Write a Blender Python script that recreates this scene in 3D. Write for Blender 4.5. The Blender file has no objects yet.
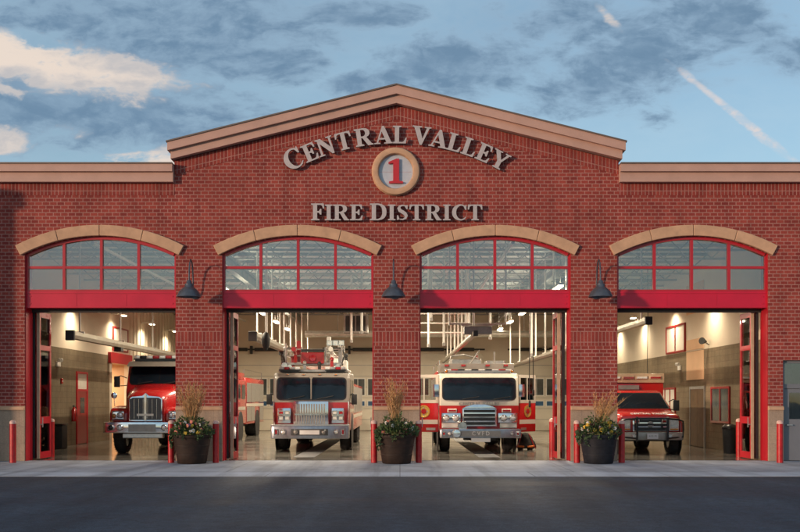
import bpy, bmesh, math, random
from mathutils import Vector, Matrix
random.seed(7)
R = math.radians
PI = math.pi
scene = bpy.context.scene
col = scene.collection

# ------------------------------------------------------------------ camera
CAM_D, EYE = 27.0, 1.667
cam_data = bpy.data.cameras.new('camera')
cam = bpy.data.objects.new('camera', cam_data)
col.objects.link(cam)
cam.location = (0, -CAM_D, EYE)
cam.rotation_euler = (PI/2, 0, 0)
cam_data.sensor_width = 36
cam_data.lens = 972/800*36
cam_data.shift_y = 135/800
cam_data.clip_end = 3000
scene.camera = cam

# ------------------------------------------------------------------ materials
def new_mat(name):
    m = bpy.data.materials.new(name); m.use_nodes = True
    nt = m.node_tree
    return m, nt, nt.nodes['Principled BSDF']

def noise_node(nt, scale, detail=4, rough=.55, vec=None):
    n = nt.nodes.new('ShaderNodeTexNoise')
    n.inputs['Scale'].default_value = scale
    n.inputs['Detail'].default_value = detail
    n.inputs['Roughness'].default_value = rough
    if vec is not None: nt.links.new(vec, n.inputs['Vector'])
    return n

def ramp(nt, fac, stops):
    r = nt.nodes.new('ShaderNodeValToRGB')
    e = r.color_ramp.elements
    while len(e) < len(stops): e.new(.5)
    for k, (p, c) in enumerate(stops):
        e[k].position = p
        e[k].color = (*c, 1) if len(c) == 3 else c
    nt.links.new(fac, r.inputs['Fac'])
    return r

def M(name, c, rough=.5, metal=0, var=.12, scale=6, bump=0, bscale=60, coat=0, spec=.5, emit=None, estr=0, rvar=0):
    m, nt, b = new_mat(name)
    b.inputs['Roughness'].default_value = rough
    b.inputs['Metallic'].default_value = metal
    b.inputs['Specular IOR Level'].default_value = spec
    b.inputs['Coat Weight'].default_value = coat
    b.inputs['Coat Roughness'].default_value = .06
    tc = nt.nodes.new('ShaderNodeTexCoord')
    if var > 0:
        n = noise_node(nt, scale, 5, .6, tc.outputs['Object'])
        lo = tuple(x*(1-var) for x in c); hi = tuple(min(1, x*(1+var)) for x in c)
        r = ramp(nt, n.outputs['Fac'], [(.3, lo), (.7, hi)])
        nt.links.new(r.outputs['Color'], b.inputs['Base Color'])
        if rvar:
            r2 = ramp(nt, n.outputs['Fac'], [(.3, (max(0,rough-rvar),)*3), (.7, (min(1,rough+rvar),)*3)])
            nt.links.new(r2.outputs['Color'], b.inputs['Roughness'])
    else:
        b.inputs['Base Color'].default_value = (*c, 1)
    if bump:
        n2 = noise_node(nt, bscale, 4, .6, tc.outputs['Object'])
        bp = nt.nodes.new('ShaderNodeBump'); bp.inputs['Strength'].default_value = bump
        bp.inputs['Distance'].default_value = .01
        nt.links.new(n2.outputs['Fac'], bp.inputs['Height'])
        nt.links.new(bp.outputs['Normal'], b.inputs['Normal'])
    if emit:
        b.inputs['Emission Color'].default_value = (*emit, 1)
        b.inputs['Emission Strength'].default_value = estr
    return m

def brick_mat(name, c1, c2, mortar, bw, rh, ms, soldier=0, slope=0, bump=.5, stain=.25, off=.5):
    """running bond in metres on any vertical wall; soldier turns the bricks upright"""
    m, nt, b = new_mat(name)
    L = nt.links
    tc = nt.nodes.new('ShaderNodeTexCoord')
    sp = nt.nodes.new('ShaderNodeSeparateXYZ'); L.new(tc.outputs['Object'], sp.inputs[0])
    ad = nt.nodes.new('ShaderNodeMath'); ad.operation = 'ADD'
    L.new(sp.outputs['X'], ad.inputs[0]); L.new(sp.outputs['Y'], ad.inputs[1])
    z = sp.outputs['Z']
    if slope:
        ab = nt.nodes.new('ShaderNodeMath'); ab.operation = 'ABSOLUTE'; L.new(ad.outputs[0], ab.inputs[0])
        ma = nt.nodes.new('ShaderNodeMath'); ma.operation = 'MULTIPLY_ADD'
        L.new(ab.outputs[0], ma.inputs[0]); ma.inputs[1].default_value = slope; L.new(z, ma.inputs[2])
        z = ma.outputs[0]
    cb = nt.nodes.new('ShaderNodeCombineXYZ')
    if soldier: L.new(z, cb.inputs[0]); L.new(ad.outputs[0], cb.inputs[1])
    else: L.new(ad.outputs[0], cb.inputs[0]); L.new(z, cb.inputs[1])
    if soldier: off = 0
    bt = nt.nodes.new('ShaderNodeTexBrick')
    bt.offset = off
    L.new(cb.outputs[0], bt.inputs['Vector'])
    bt.inputs['Scale'].default_value = 1
    bt.inputs['Color1'].default_value = (*c1, 1); bt.inputs['Color2'].default_value = (*c2, 1)
    bt.inputs['Mortar'].default_value = (*mortar, 1)
    bt.inputs['Mortar Size'].default_value = ms
    bt.inputs['Mortar Smooth'].default_value = .2
    bt.inputs['Brick Width'].default_value = bw; bt.inputs['Row Height'].default_value = rh
    n = noise_node(nt, 1.1, 6, .65, tc.outputs['Object'])
    r = ramp(nt, n.outputs['Fac'], [(.3, (1-stain,)*3), (.72, (1+stain*.4,)*3)])
    n3 = noise_node(nt, 26, 3, .6, tc.outputs['Object'])
    r3 = ramp(nt, n3.outputs['Fac'], [(.3, (.86,)*3), (.7, (1.12,)*3)])
    mx = nt.nodes.new('ShaderNodeMix'); mx.data_type = 'RGBA'; mx.blend_type = 'MULTIPLY'; mx.inputs[0].default_value = 1
    L.new(bt.outputs['Color'], mx.inputs[6]); L.new(r.outputs['Color'], mx.inputs[7])
    mx2 = nt.nodes.new('ShaderNodeMix'); mx2.data_type = 'RGBA'; mx2.blend_type = 'MULTIPLY'; mx2.inputs[0].default_value = 1
    L.new(mx.outputs[2], mx2.inputs[6]); L.new(r3.outputs['Color'], mx2.inputs[7])
    mps = nt.nodes.new('ShaderNodeMapping'); mps.inputs['Scale'].default_value = (2.4, 2.4, .22); L.new(tc.outputs['Object'], mps.inputs[0])
    st = noise_node(nt, 1.3, 6, .65, mps.outputs[0])
    rs = ramp(nt, st.outputs['Fac'], [(.32, (.74,.76,.80)), (.5, (1,1,1)), (.70, (1.10,1.13,1.17))])
    m6 = nt.nodes.new('ShaderNodeMix'); m6.data_type = 'RGBA'; m6.blend_type = 'MULTIPLY'; m6.inputs[0].default_value = .8
    L.new(mx2.outputs[2], m6.inputs[6]); L.new(rs.outputs[0], m6.inputs[7])
    L.new(m6.outputs[2], b.inputs['Base Color'])
    b.inputs['Roughness'].default_value = .85
    b.inputs['Specular IOR Level'].default_value = .25
    bp = nt.nodes.new('ShaderNodeBump'); bp.invert = True
    bp.inputs['Strength'].default_value = bump; bp.inputs['Distance'].default_value = .012
    L.new(bt.outputs['Fac'], bp.inputs['Height']); L.new(bp.outputs['Normal'], b.inputs['Normal'])
    return m

def glass_mat(name, tint, refl_rough=.02, ior=1.5, boost=.06, body=None, bodyfac=0):
    """thin pane: fresnel mix of a clear sheet and a mirror"""
    m, nt, b = new_mat(name); L = nt.links
    nt.nodes.remove(b)
    out = nt.nodes['Material Output']
    tr = nt.nodes.new('ShaderNodeBsdfTransparent'); tr.inputs[0].default_value = (*tint, 1)
    gl = nt.nodes.new('ShaderNodeBsdfGlossy'); gl.inputs['Roughness'].default_value = refl_rough
    gl.inputs[0].default_value = (.95, .98, 1, 1)
    fr = nt.nodes.new('ShaderNodeFresnel'); fr.inputs['IOR'].default_value = ior
    ad = nt.nodes.new('ShaderNodeMath'); ad.operation = 'ADD'; ad.use_clamp = True; ad.inputs[1].default_value = boost
    L.new(fr.outputs[0], ad.inputs[0])
    tc = nt.nodes.new('ShaderNodeTexCoord')
    n = noise_node(nt, .9, 2, .5, tc.outputs['Object'])
    bp = nt.nodes.new('ShaderNodeBump'); bp.inputs['Strength'].default_value = .06; bp.inputs['Distance'].default_value = .05
    L.new(n.outputs['Fac'], bp.inputs['Height']); L.new(bp.outputs['Normal'], gl.inputs['Normal'])
    mx = nt.nodes.new('ShaderNodeMixShader')
    L.new(ad.outputs[0], mx.inputs[0]); L.new(tr.outputs[0], mx.inputs[1]); L.new(gl.outputs[0], mx.inputs[2])
    L.new(mx.outputs[0], out.inputs['Surface'])
    return m

MT = {}
MT['brick'] = brick_mat('red_brick', (.33,.060,.045), (.225,.036,.031), (.40,.185,.155), .205, .1, .0125)
MT['soldier'] = brick_mat('soldier_brick', (.33,.060,.045), (.225,.036,.031), (.40,.185,.155), .3, .1, .0115, soldier=1)
MT['rake'] = brick_mat('rake_soldier_brick', (.33,.060,.045), (.225,.036,.031), (.40,.185,.155), .3, .1, .0115, soldier=1, slope=.2478)
MT['base_stone'] = brick_mat('base_block', (.40,.30,.22), (.36,.27,.2), (.30,.235,.18), .6, .48, .008, bump=.3, stain=.18)
MT['block_brown'] = brick_mat('brown_block', (.215,.168,.108), (.19,.147,.094), (.15,.118,.078), .4, .2, .008, bump=.25, stain=.12)
MT['stone'] = M('cast_stone', (.54,.33,.205), .85, var=.14, scale=3.5, bump=.25, bscale=90)
MT['cornice'] = M('cornice_tan', (.50,.31,.25), .7, var=.08, scale=2, bump=.08, bscale=40)
MT['coping'] = M('coping_metal', (.16,.12,.1), .5, metal=.3, var=.1)
MT['red_frame'] = M('red_painted_steel', (.44,.010,.022), .38, var=.1, scale=2.2, coat=.15, rvar=.06)
MT['red_panel'] = M('crimson_panel', (.56,.006,.038), .36, var=.13, scale=1.1, rvar=.06)
MT['glass'] = glass_mat('window_glass', (.80,.83,.81), boost=.10)
MT['glass_door'] = glass_mat('door_glass', (.8,.84,.82), boost=.05)
MT['red_bollard'] = M('bollard_red', (.43,.010,.014), .38, var=.3, scale=7, coat=.2)
MT['cream'] = M('cream_wall', (.66,.58,.46), .8, var=.06, scale=.7, bump=.08, bscale=20)
MT['cream_door'] = M('cream_sectional_door', (.62,.56,.45), .55, var=.08, scale=.8)
MT['ceiling'] = M('ceiling_deck', (.68,.67,.63), .7, var=.12, scale=1)
MT['mesh_dark'] = M('dark_grille_mesh', (.09,.09,.09), .5, metal=.5, var=.2, scale=40)
MT['steel_white'] = M('white_painted_steel', (.72,.70,.64), .5, var=.08)
MT['steel_grey'] = M('grey_steel', (.30,.29,.27), .45, metal=.4, var=.15)
MT['galv'] = M('galvanised', (.50,.48,.42), .4, metal=.7, var=.15, scale=9)
MT['rail'] = M('rail_aluminium', (.26,.23,.18), .4, metal=.5, var=.15, scale=3)
MT['black'] = M('black_rubber', (.018,.018,.019), .6, var=.3, scale=9, bump=.15)
MT['blackgloss'] = M('black_gloss', (.015,.015,.017), .25, var=.1)
MT['tyre'] = M('tyre_rubber', (.022,.021,.021), .8, var=.35, scale=14, bump=.4, bscale=40)
MT['chrome'] = M('chrome', (.72,.72,.72), .14, metal=1, var=.1, scale=4, rvar=.06)
MT['brushed'] = M('brushed_metal', (.52,.51,.49), .38, metal=.9, var=.14, scale=12)
MT['truck_red'] = M('fire_truck_red', (.40,.010,.011), .26, var=.08, scale=1.5, coat=.6)
MT['truck_dark_red'] = M('deep_truck_red', (.30,.010,.014), .28, var=.1, scale=1.5, coat=.6)
MT['truck_white'] = M('truck_white', (.52,.48,.41), .28, var=.05, scale=2, coat=.5)
MT['truck_cream'] = M('truck_tan', (.19,.17,.15), .35, var=.1, scale=2, coat=.3)
MT['windshield'] = M('windshield_glass', (.006,.011,.018), .05, var=.3, scale=2, coat=0, spec=.3, bump=.8, bscale=1.8)
MT['lens'] = M('clear_lens', (.75,.75,.72), .12, metal=.35, var=.2, scale=30, coat=1)
MT['red_lens'] = M('red_lens', (.28,.008,.012), .15, var=.2, scale=20, coat=1)
MT['amber_lens'] = M('amber_lens', (.62,.2,.02), .18, var=.2, scale=20, coat=1)
MT['gold'] = M('gold_leaf', (.52,.34,.08), .4, metal=.5, var=.2, scale=20)
MT['yellow'] = M('yellow_paint', (.62,.42,.05), .5, var=.1)
MT['blue_glass'] = M('blue_tinted_pane', (.05,.12,.22), .12, var=.3, scale=2)
MT['dusk_pane'] = M('dusk_window_pane', (.06,.075,.075), .1, var=.5, scale=1.3, spec=.8)
MT['letter'] = M('letter_metal', (.50,.435,.42), .45, metal=.25, var=.1, scale=5)
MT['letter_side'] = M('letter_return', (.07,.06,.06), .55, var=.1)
MT['badge_face'] = M('medallion_face', (.46,.50,.56), .5, var=.14, scale=3)
MT['numeral'] = M('numeral_red', (.50,.02,.03), .42, var=.08)
MT['stripe'] = M('medallion_stripe', (.44,.36,.40), .5, var=.1)
MT['lamp_metal'] = M('lamp_dark_metal', (.085,.095,.115), .34, metal=.4, var=.2, scale=8)
MT['tub'] = M('planter_resin', (.026,.015,.011), .6, var=.35, scale=5, bump=.1, spec=.25)
MT['tub_navy'] = M('planter_dark_resin', (.012,.013,.018), .6, var=.35, scale=5, bump=.1, spec=.25)
MT['soil'] = M('potting_soil', (.03,.022,.015), .95, var=.4, scale=20)
MT['leaf'] = M('leaf_green', (.075,.115,.035), .6, var=.5, scale=9)
MT['leaf_dark'] = M('leaf_deep_green', (.035,.07,.025), .6, var=.5, scale=9)
MT['leaf_wine'] = M('leaf_wine', (.085,.02,.022), .6, var=.4, scale=9)
MT['plume'] = M('dry_grass_plume', (.46,.26,.11), .8, var=.3, scale=6)
MT['blade'] = M('grass_blade', (.17,.18,.06), .7, var=.35, scale=6)
MT['petal_white'] = M('petal_white', (.75,.72,.70), .6, var=.1)
MT['petal_yellow'] = M('petal_yellow', (.68,.42,.04), .6, var=.15)
MT['petal_pink'] = M('petal_pink', (.55,.16,.16), .6, var=.2)
MT['petal_purple'] = M('petal_purple', (.25,.14,.3), .6, var=.2)
MT['wood'] = M('oak_door', (.14,.085,.04), .5, var=.25, scale=4)
MT['peach'] = M('peach_hall_sun_patch', (.62,.40,.24), .75, var=.08, scale=1)
MT['door_grey'] = M('grey_door_paint', (.16,.17,.19), .5, var=.06, scale=2)
MT['tan_edge'] = M('door_edge_seal', (.45,.34,.22), .6, var=.15, scale=5)
MT['gear'] = M('turnout_cloth', (.03,.028,.025), .85, var=.4, scale=9, bump=.3, bscale=50)
MT['gear_band'] = M('reflective_orange', (.7,.18,.03), .6, var=.2)
MT['hose'] = M('exhaust_hose', (.05,.045,.04), .7, var=.3, scale=9)
MT['roof'] = M('roof_membrane', (.3,.3,.3), .85, var=.15)
MT['lit'] = M('lit_diffuser', (.9,.85,.75), .5, var=0, emit=(1,.83,.58), estr=9)
MT['lit_warm'] = M('lit_downlight', (.9,.85,.75), .5, var=0, emit=(1,.80,.52), estr=9)
MT['steel_blue'] = M('bumper_steel', (.30,.33,.38), .3, metal=.85, var=.2, scale=6)
MT['cap_tan'] = M('roof_cap_tan', (.50,.38,.26), .4, var=.1)
MT['plate'] = M('license_plate', (.66,.66,.66), .5, var=.06)
MT['blind'] = M('white_blind', (.66,.62,.54), .8, var=.05)

# asphalt
def asphalt():
    m, nt, b = new_mat('asphalt'); L = nt.links
    tc = nt.nodes.new('ShaderNodeTexCoord')
    mp = nt.nodes.new('ShaderNodeMapping'); mp.inputs['Scale'].default_value = (.16, .7, 1)
    L.new(tc.outputs['Object'], mp.inputs[0])
    a = noise_node(nt, 1, 6, .62, mp.outputs[0])
    f = noise_node(nt, 55, 4, .7, tc.outputs['Object'])
    ra = ramp(nt, a.outputs['Fac'], [(.28, (.025,.036,.051)), (.52, (.033,.046,.064)), (.74, (.048,.062,.083))])
    rf = ramp(nt, f.outputs['Fac'], [(.34, (.5,)*3), (.5, (.95,)*3), (.66, (1.75,)*3)])
    mx = nt.nodes.new('ShaderNodeMix'); mx.data_type = 'RGBA'; mx.blend_type = 'MULTIPLY'; mx.inputs[0].default_value = 1
    L.new(ra.outputs[0], mx.inputs[6]); L.new(rf.outputs[0], mx.inputs[7])
    # hairline cracks
    mp2 = nt.nodes.new('ShaderNodeMapping'); L.new(tc.outputs['Object'], mp2.inputs[0])
    nw = noise_node(nt, 1.2, 3, .6, tc.outputs['Object'])
    adv = nt.nodes.new('ShaderNodeVectorMath'); adv.operation = 'MULTIPLY_ADD'
    L.new(nw.outputs['Color'], adv.inputs[0]); adv.inputs[1].default_value = (.8,.8,0); L.new(mp2.outputs[0], adv.inputs[2])
    vo = nt.nodes.new('ShaderNodeTexVoronoi'); vo.feature = 'DISTANCE_TO_EDGE'; vo.inputs['Scale'].default_value = .22
    L.new(adv.outputs[0], vo.inputs['Vector'])
    rc = ramp(nt, vo.outputs['Distance'], [(0, (.55,)*3), (.004, (1,)*3)])
    mx2 = nt.nodes.new('ShaderNodeMix'); mx2.data_type = 'RGBA'; mx2.blend_type = 'MULTIPLY'; mx2.inputs[0].default_value = 1
    L.new(mx.outputs[2], mx2.inputs[6]); L.new(rc.outputs[0], mx2.inputs[7])
    md_ = noise_node(nt, 5, 6, .7, tc.outputs['Object'])
    rm = ramp(nt, md_.outputs['Fac'], [(.34, (.72,)*3), (.5, (1,)*3), (.66, (1.3,)*3)])
    m4 = nt.nodes.new('ShaderNodeMix'); m4.data_type = 'RGBA'; m4.blend_type = 'MULTIPLY'; m4.inputs[0].default_value = 1
    L.new(mx2.outputs[2], m4.inputs[6]); L.new(rm.outputs[0], m4.inputs[7])
    mp3 = nt.nodes.new('ShaderNodeMapping'); mp3.inputs['Scale'].default_value = (.5, .06, 1); mp3.inputs['Rotation'].default_value = (0, 0, .12); L.new(tc.outputs['Object'], mp3.inputs[0])
    tr_ = noise_node(nt, 2.2, 4, .6, mp3.outputs[0])
    rt = ramp(nt, tr_.outputs['Fac'], [(.36, (.74,)*3), (.5, (1,)*3), (.64, (1.22,)*3)])
    m5 = nt.nodes.new('ShaderNodeMix'); m5.data_type = 'RGBA'; m5.blend_type = 'MULTIPLY'; m5.inputs[0].default_value = 1
    L.new(m4.outputs[2], m5.inputs[6]); L.new(rt.outputs[0], m5.inputs[7])
    L.new(m5.outputs[2], b.inputs['Base Color'])
    rr = ramp(nt, a.outputs['Fac'], [(.3, (.62,)*3), (.7, (.85,)*3)])
    L.new(rr.outputs[0], b.inputs['Roughness'])
    b.inputs['Specular IOR Level'].default_value = .3
    bp = nt.nodes.new('ShaderNodeBump'); bp.inputs['Strength'].default_value = .5; bp.inputs['Distance'].default_value = .008
    L.new(f.outputs['Fac'], bp.inputs['Height']); L.new(bp.outputs['Normal'], b.inputs['Normal'])
    return m
MT['asphalt'] = asphalt()

def concrete(name, c, rough, joint=None, bumpv=.2, coat=0, stain=.25):
    m, nt, b = new_mat(name); L = nt.links
    tc = nt.nodes.new('ShaderNodeTexCoord')
    a = noise_node(nt, .7, 7, .65, tc.outputs['Object'])
    f = noise_node(nt, 30, 4, .7, tc.outputs['Object'])
    ra = ramp(nt, a.outputs['Fac'], [(.3, tuple(x*(1-stain) for x in c)), (.7, tuple(x*(1+stain*.5) for x in c))])
    rf = ramp(nt, f.outputs['Fac'], [(.3, (.9,)*3), (.7, (1.08,)*3)])
    mx = nt.nodes.new('ShaderNodeMix'); mx.data_type = 'RGBA'; mx.blend_type = 'MULTIPLY'; mx.inputs[0].default_value = 1
    L.new(ra.outputs[0], mx.inputs[6]); L.new(rf.outputs[0], mx.inputs[7])
    outc = mx.outputs[2]
    if joint:
        bt = nt.nodes.new('ShaderNodeTexBrick'); bt.offset = 0
        L.new(tc.outputs['Object'], bt.inputs['Vector'])
        bt.inputs['Scale'].default_value = 1
        bt.inputs['Brick Width'].default_value = joint[0]; bt.inputs['Row Height'].default_value = joint[1]
        bt.inputs['Mortar Size'].default_value = .012
        bt.inputs['Color1'].default_value = (1,1,1,1); bt.inputs['Color2'].default_value = (.93,.93,.93,1)
        bt.inputs['Mortar'].default_value = (.5,.5,.5,1)
        m3 = nt.nodes.new('ShaderNodeMix'); m3.data_type = 'RGBA'; m3.blend_type = 'MULTIPLY'; m3.inputs[0].default_value = 1
        L.new(outc, m3.inputs[6]); L.new(bt.outputs['Color'], m3.inputs[7]); outc = m3.outputs[2]
    if joint:
        mps = nt.nodes.new('ShaderNodeMapping'); mps.inputs['Scale'].default_value = (1.6, .09, 1); L.new(tc.outputs['Object'], mps.inputs[0])
        st = noise_node(nt, 1.5, 5, .6, mps.outputs[0])
        rs = ramp(nt, st.outputs['Fac'], [(.36, (.66,)*3), (.52, (1,)*3)])
        m6 = nt.nodes.new('ShaderNodeMix'); m6.data_type = 'RGBA'; m6.blend_type = 'MULTIPLY'; m6.inputs[0].default_value = .8
        L.new(outc, m6.inputs[6]); L.new(rs.outputs[0], m6.inputs[7]); outc = m6.outputs[2]
    L.new(outc, b.inputs['Base Color'])
    rr = ramp(nt, a.outputs['Fac'], [(.3, (max(.03, rough-.1),)*3), (.7, (rough+.08,)*3)])
    L.new(rr.outputs[0], b.inputs['Roughness'])
    b.inputs['Coat Weight'].default_value = coat; b.inputs['Coat Roughness'].default_value = .12
    bp = nt.nodes.new('ShaderNodeBump'); bp.inputs['Strength'].default_value = bumpv; bp.inputs['Distance'].default_value = .004
    L.new(f.outputs['Fac'], bp.inputs['Height']); L.new(bp.outputs['Normal'], b.inputs['Normal'])
    return m
MT['apron'] = concrete('apron_concrete', (.37,.40,.45), .8, (4.1, 6.0), stain=.42)
MT['gutter'] = concrete('gutter_concrete', (.46,.50,.56), .8, (3.0, 9.0))
MT['floor'] = concrete('polished_floor', (.20,.185,.16), .16, (5.4, 5.4), .03, .3, .18)

MT['pale_strip'] = M('pale_floor_strip', (.24,.24,.24), .45, metal=.3, var=.2, scale=5)

# ------------------------------------------------------------------ mesh helpers
class MB:
    def __init__(s): s.bm = bmesh.new()
    def _mark(s, verts, m):
        fs = set()
        for v in verts:
            for f in v.link_faces: fs.add(f)
        for f in fs: f.material_index = m
    def box(s, x0, x1, y0, y1, z0, z1, m=0, rot=None, piv=None):
        r = bmesh.ops.create_cube(s.bm, size=1)
        mt = Matrix.Translation(((x0+x1)/2, (y0+y1)/2, (z0+z1)/2)) @ Matrix.Diagonal((x1-x0, y1-y0, z1-z0, 1))
        if rot is not None:
            p = Vector(piv) if piv else Vector(((x0+x1)/2, (y0+y1)/2, (z0+z1)/2))
            mt = Matrix.Translation(p) @ rot.to_4x4() @ Matrix.Translation(-p) @ mt
        bmesh.ops.transform(s.bm, matrix=mt, verts=r['verts'])
        s._mark(r['verts'], m); return s
    def prism(s, pts, axis, a, b, m=0, shift=None):
        """extrude a 2-D outline: axis 'y' outline in (x,z), 'x' outline in (y,z), 'z' outline in (x,y)"""
        def V3(p, t):
            if axis == 'y': return (p[0], t, p[1])
            if axis == 'x': return (t, p[0], p[1])
            return (p[0], p[1], t)
        va = [s.bm.verts.new(V3(p, a)) for p in pts]; vb = [s.bm.verts.new(V3(p, b)) for p in pts]
        n = len(pts); fs = [s.bm.faces.new(va), s.bm.faces.new(vb[::-1])]
        for i in range(n):
            fs.append(s.bm.faces.new((va[i], vb[i], vb[(i+1) % n], va[(i+1) % n])))
        for f in fs: f.material_index = m
        bmesh.ops.recalc_face_normals(s.bm, faces=fs)
        return s
    def hexa(s, lo, hi, m=0):
        """eight corners: lo and hi are rings of four points"""
        a = [s.bm.verts.new(p) for p in lo]; b = [s.bm.verts.new(p) for p in hi]
        fs = [s.bm.faces.new(a), s.bm.faces.new(b[::-1])]
        for i in range(4): fs.append(s.bm.faces.new((a[i], b[i], b[(i+1) % 4], a[(i+1) % 4])))
        for f in fs: f.material_index = m
        bmesh.ops.recalc_face_normals(s.bm, faces=fs); return s
    def loft(s, rings, m=0, cap=True, closed=True):
        vs = [[s.bm.verts.new(p) for p in r] for r in rings]; fs = []
        n = len(vs[0])
        for i in range(len(vs)-1):
            for j in range(n if closed else n-1):
                fs.append(s.bm.faces.new((vs[i][j], vs[i+1][j], vs[i+1][(j+1) % n], vs[i][(j+1) % n])))
        if cap: fs += [s.bm.faces.new(vs[0]), s.bm.faces.new(vs[-1][::-1])]
        for f in fs: f.material_index = m
        bmesh.ops.recalc_face_normals(s.bm, faces=fs); return s
    def cyl(s, p0, p1, r0, r1=None, n=12, m=0, cap=True):
        p0, p1 = Vector(p0), Vector(p1); r1 = r0 if r1 is None else r1
        d = p1-p0
        q = d.to_track_quat('Z', 'Y')
        rings = []
        for p, r in ((p0, r0), (p1, r1)):
            rings.append([p + q @ Vector((r*math.cos(2*PI*k/n), r*math.sin(2*PI*k/n), 0)) for k in range(n)])
        return s.loft(rings, m, cap)
    def tube(s, path, r, n=8, m=0):
        path = [Vector(p) for p in path]; rings = []
        up = Vector((0,0,1))
        for i, p in enumerate(path):
            t = (path[min(i+1, len(path)-1)] - path[max(i-1, 0)]).normalized()
            u = t.cross(Vector((.31,.77,.55))).normalized(); w = t.cross(u)
            rr = r[i] if isinstance(r, (list, tuple)) else r
            rings.append([p + u*rr*math.cos(2*PI*k/n) + w*rr*math.sin(2*PI*k/n) for k in range(n)])
        return s.loft(rings, m)
    def lathe(s, prof, c=(0,0,0), axis='z', n=24, m=0, cap=True):
        c = Vector(c); rings = []
        for r, h in prof:
            ring = []
            for k in range(n):
                a = 2*PI*k/n; x, y = r*math.cos(a), r*math.sin(a)
                v = (x, y, h) if axis == 'z' else (h, x, y) if axis == 'x' else (x, h, y)
                ring.append(c + Vector(v))
            rings.append(ring)
        return s.loft(rings, m, cap)
    def ball(s, c, r, m=0, u=10, v=7):
        rr = r if isinstance(r, (list, tuple)) else (r, r, r)
        q = bmesh.ops.create_uvsphere(s.bm, u_segments=u, v_segments=v, radius=1)
        bmesh.ops.transform(s.bm, matrix=Matrix.Translation(c) @ Matrix.Diagonal((*rr, 1)), verts=q['verts'])
        s._mark(q['verts'], m); return s
    def quad(s, pts, m=0):
        f = s.bm.faces.new([s.bm.verts.new(p) for p in pts]); f.material_index = m; return s
    def bevel(s, w, seg=2, ang=25):
        es = [e for e in s.bm.edges if len(e.link_faces) == 2 and e.calc_face_angle(0) > R(ang)]
        bmesh.ops.bevel(s.bm, geom=es, offset=w, segments=seg, affect='EDGES', profile=.6, clamp_overlap=True)
        return s
    def split_z(s, z, below, above):
        g = s.bm.verts[:] + s.bm.edges[:] + s.bm.faces[:]
        bmesh.ops.bisect_plane(s.bm, geom=g, plane_co=(0,0,z), plane_no=(0,0,1))
        for f in s.bm.faces: f.material_index = above if f.calc_center_median().z > z else below
        return s
    def build(s, name, mats, parent=None, smooth=0, loc=None):
        me = bpy.data.meshes.new(name); s.bm.normal_update(); s.bm.to_mesh(me); s.bm.free()
        for m in (mats if isinstance(mats, (list, tuple)) else [mats]): me.materials.append(MT[m] if isinstance(m, str) else m)
        if smooth:
            me.polygons.foreach_set('use_smooth', [True]*len(me.polygons))
            try: me.set_sharp_from_angle(angle=R(smooth))
            except Exception: pass
        o = bpy.data.objects.new(name, me); col.objects.link(o)
        if parent: o.parent = parent
        if loc: o.location = loc
        return o

def tag(o, label=None, cat=None, group=None, kind=None):
    if label: o['label'] = label
    if cat: o['category'] = cat
    if group: o['group'] = group
    if kind: o['kind'] = kind
    return o
def thing(name, label, cat, loc=(0,0,0), rz=0, group=None):
    o = bpy.data.objects.new(name, None); col.objects.link(o)
    o.empty_display_size = .2
    o.location = loc; o.rotation_euler = (0,0,rz)
    return tag(o, label, cat, group)
KIDS = {}
def copy_tree(o, parent=None):
    c = o.copy(); col.objects.link(c)
    if parent: c.parent = parent
    for ch in [k for k in bpy.data.objects if k.parent == o]: copy_tree(ch, c)
    return c

def curve_mesh(splines, depth, name='letter_shape'):
    cu = bpy.data.curves.new(name, 'CURVE'); cu.dimensions = '2D'; cu.fill_mode = 'BOTH'; cu.extrude = depth/2
    for pts in splines:
        sp = cu.splines.new('POLY'); sp.points.add(len(pts)-1)
        for k, p in enumerate(pts): sp.points[k].co = (p[0], p[1], 0, 1)
        sp.use_cyclic_u = True
    o = bpy.data.objects.new(name, cu); col.objects.link(o)
    dg = bpy.context.evaluated_depsgraph_get()
    me = bpy.data.meshes.new_from_object(o.evaluated_get(dg))
    bpy.data.objects.remove(o); bpy.data.curves.remove(cu)
    return me
def text_mesh(txt, size, depth, space=1.0, bold=0):
    cu = bpy.data.curves.new('lettering_shape', 'FONT'); cu.body = txt; cu.size = size; cu.extrude = depth/2
    cu.align_x = 'CENTER'; cu.align_y = 'CENTER'; cu.space_character = space; cu.offset = bold
    o = bpy.data.objects.new('lettering_shape', cu); col.objects.link(o)
    dg = bpy.context.evaluated_depsgraph_get()
    me = bpy.data.meshes.new_from_object(o.evaluated_get(dg))
    bpy.data.objects.remove(o); bpy.data.curves.remove(cu)
    return me
def lettering(name, txt, size, mat, parent, loc, space=1.0, depth=.012, bold=0, rx=PI/2, sx=1):
    me = text_mesh(txt, size, depth, space, bold)
    me.materials.clear(); me.materials.append(MT[mat])
    o = bpy.data.objects.new(name, me); col.objects.link(o); o.parent = parent
    o.location = loc; o.rotation_euler = (rx, 0, 0); o.scale = (sx, 1, 1)
    return o

# ------------------------------------------------------------------ measures of the station
X0 = -.097                                   # centre line of the gable
BAYS = [X0 + k*2.743 for k in (-3, -1, 1, 3)]
HW, HWB, AW = 2.083, 2.10, 2.167             # clear half width, half width in the brick, half width at the stone arch tips
RAD, ARC_Z = 4.711, 1.539                    # arch radius and centre height
SPRING = ARC_Z + math.sqrt(RAD**2 - HWB**2)
HEAD0, HEAD1 = 4.265, 4.725
WING_T, WING_B = 8.236, 7.722
GX = 6.17                                    # half width of the gable brick
SL = .2478
PEAK = 10.389
DEP = 27.6                                   # inner face of the back wall
XL, XR = -12.4, 10.85                        # inner side walls
CEIL = 6.9
EXL, EXR = -17.0, 17.0

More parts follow.
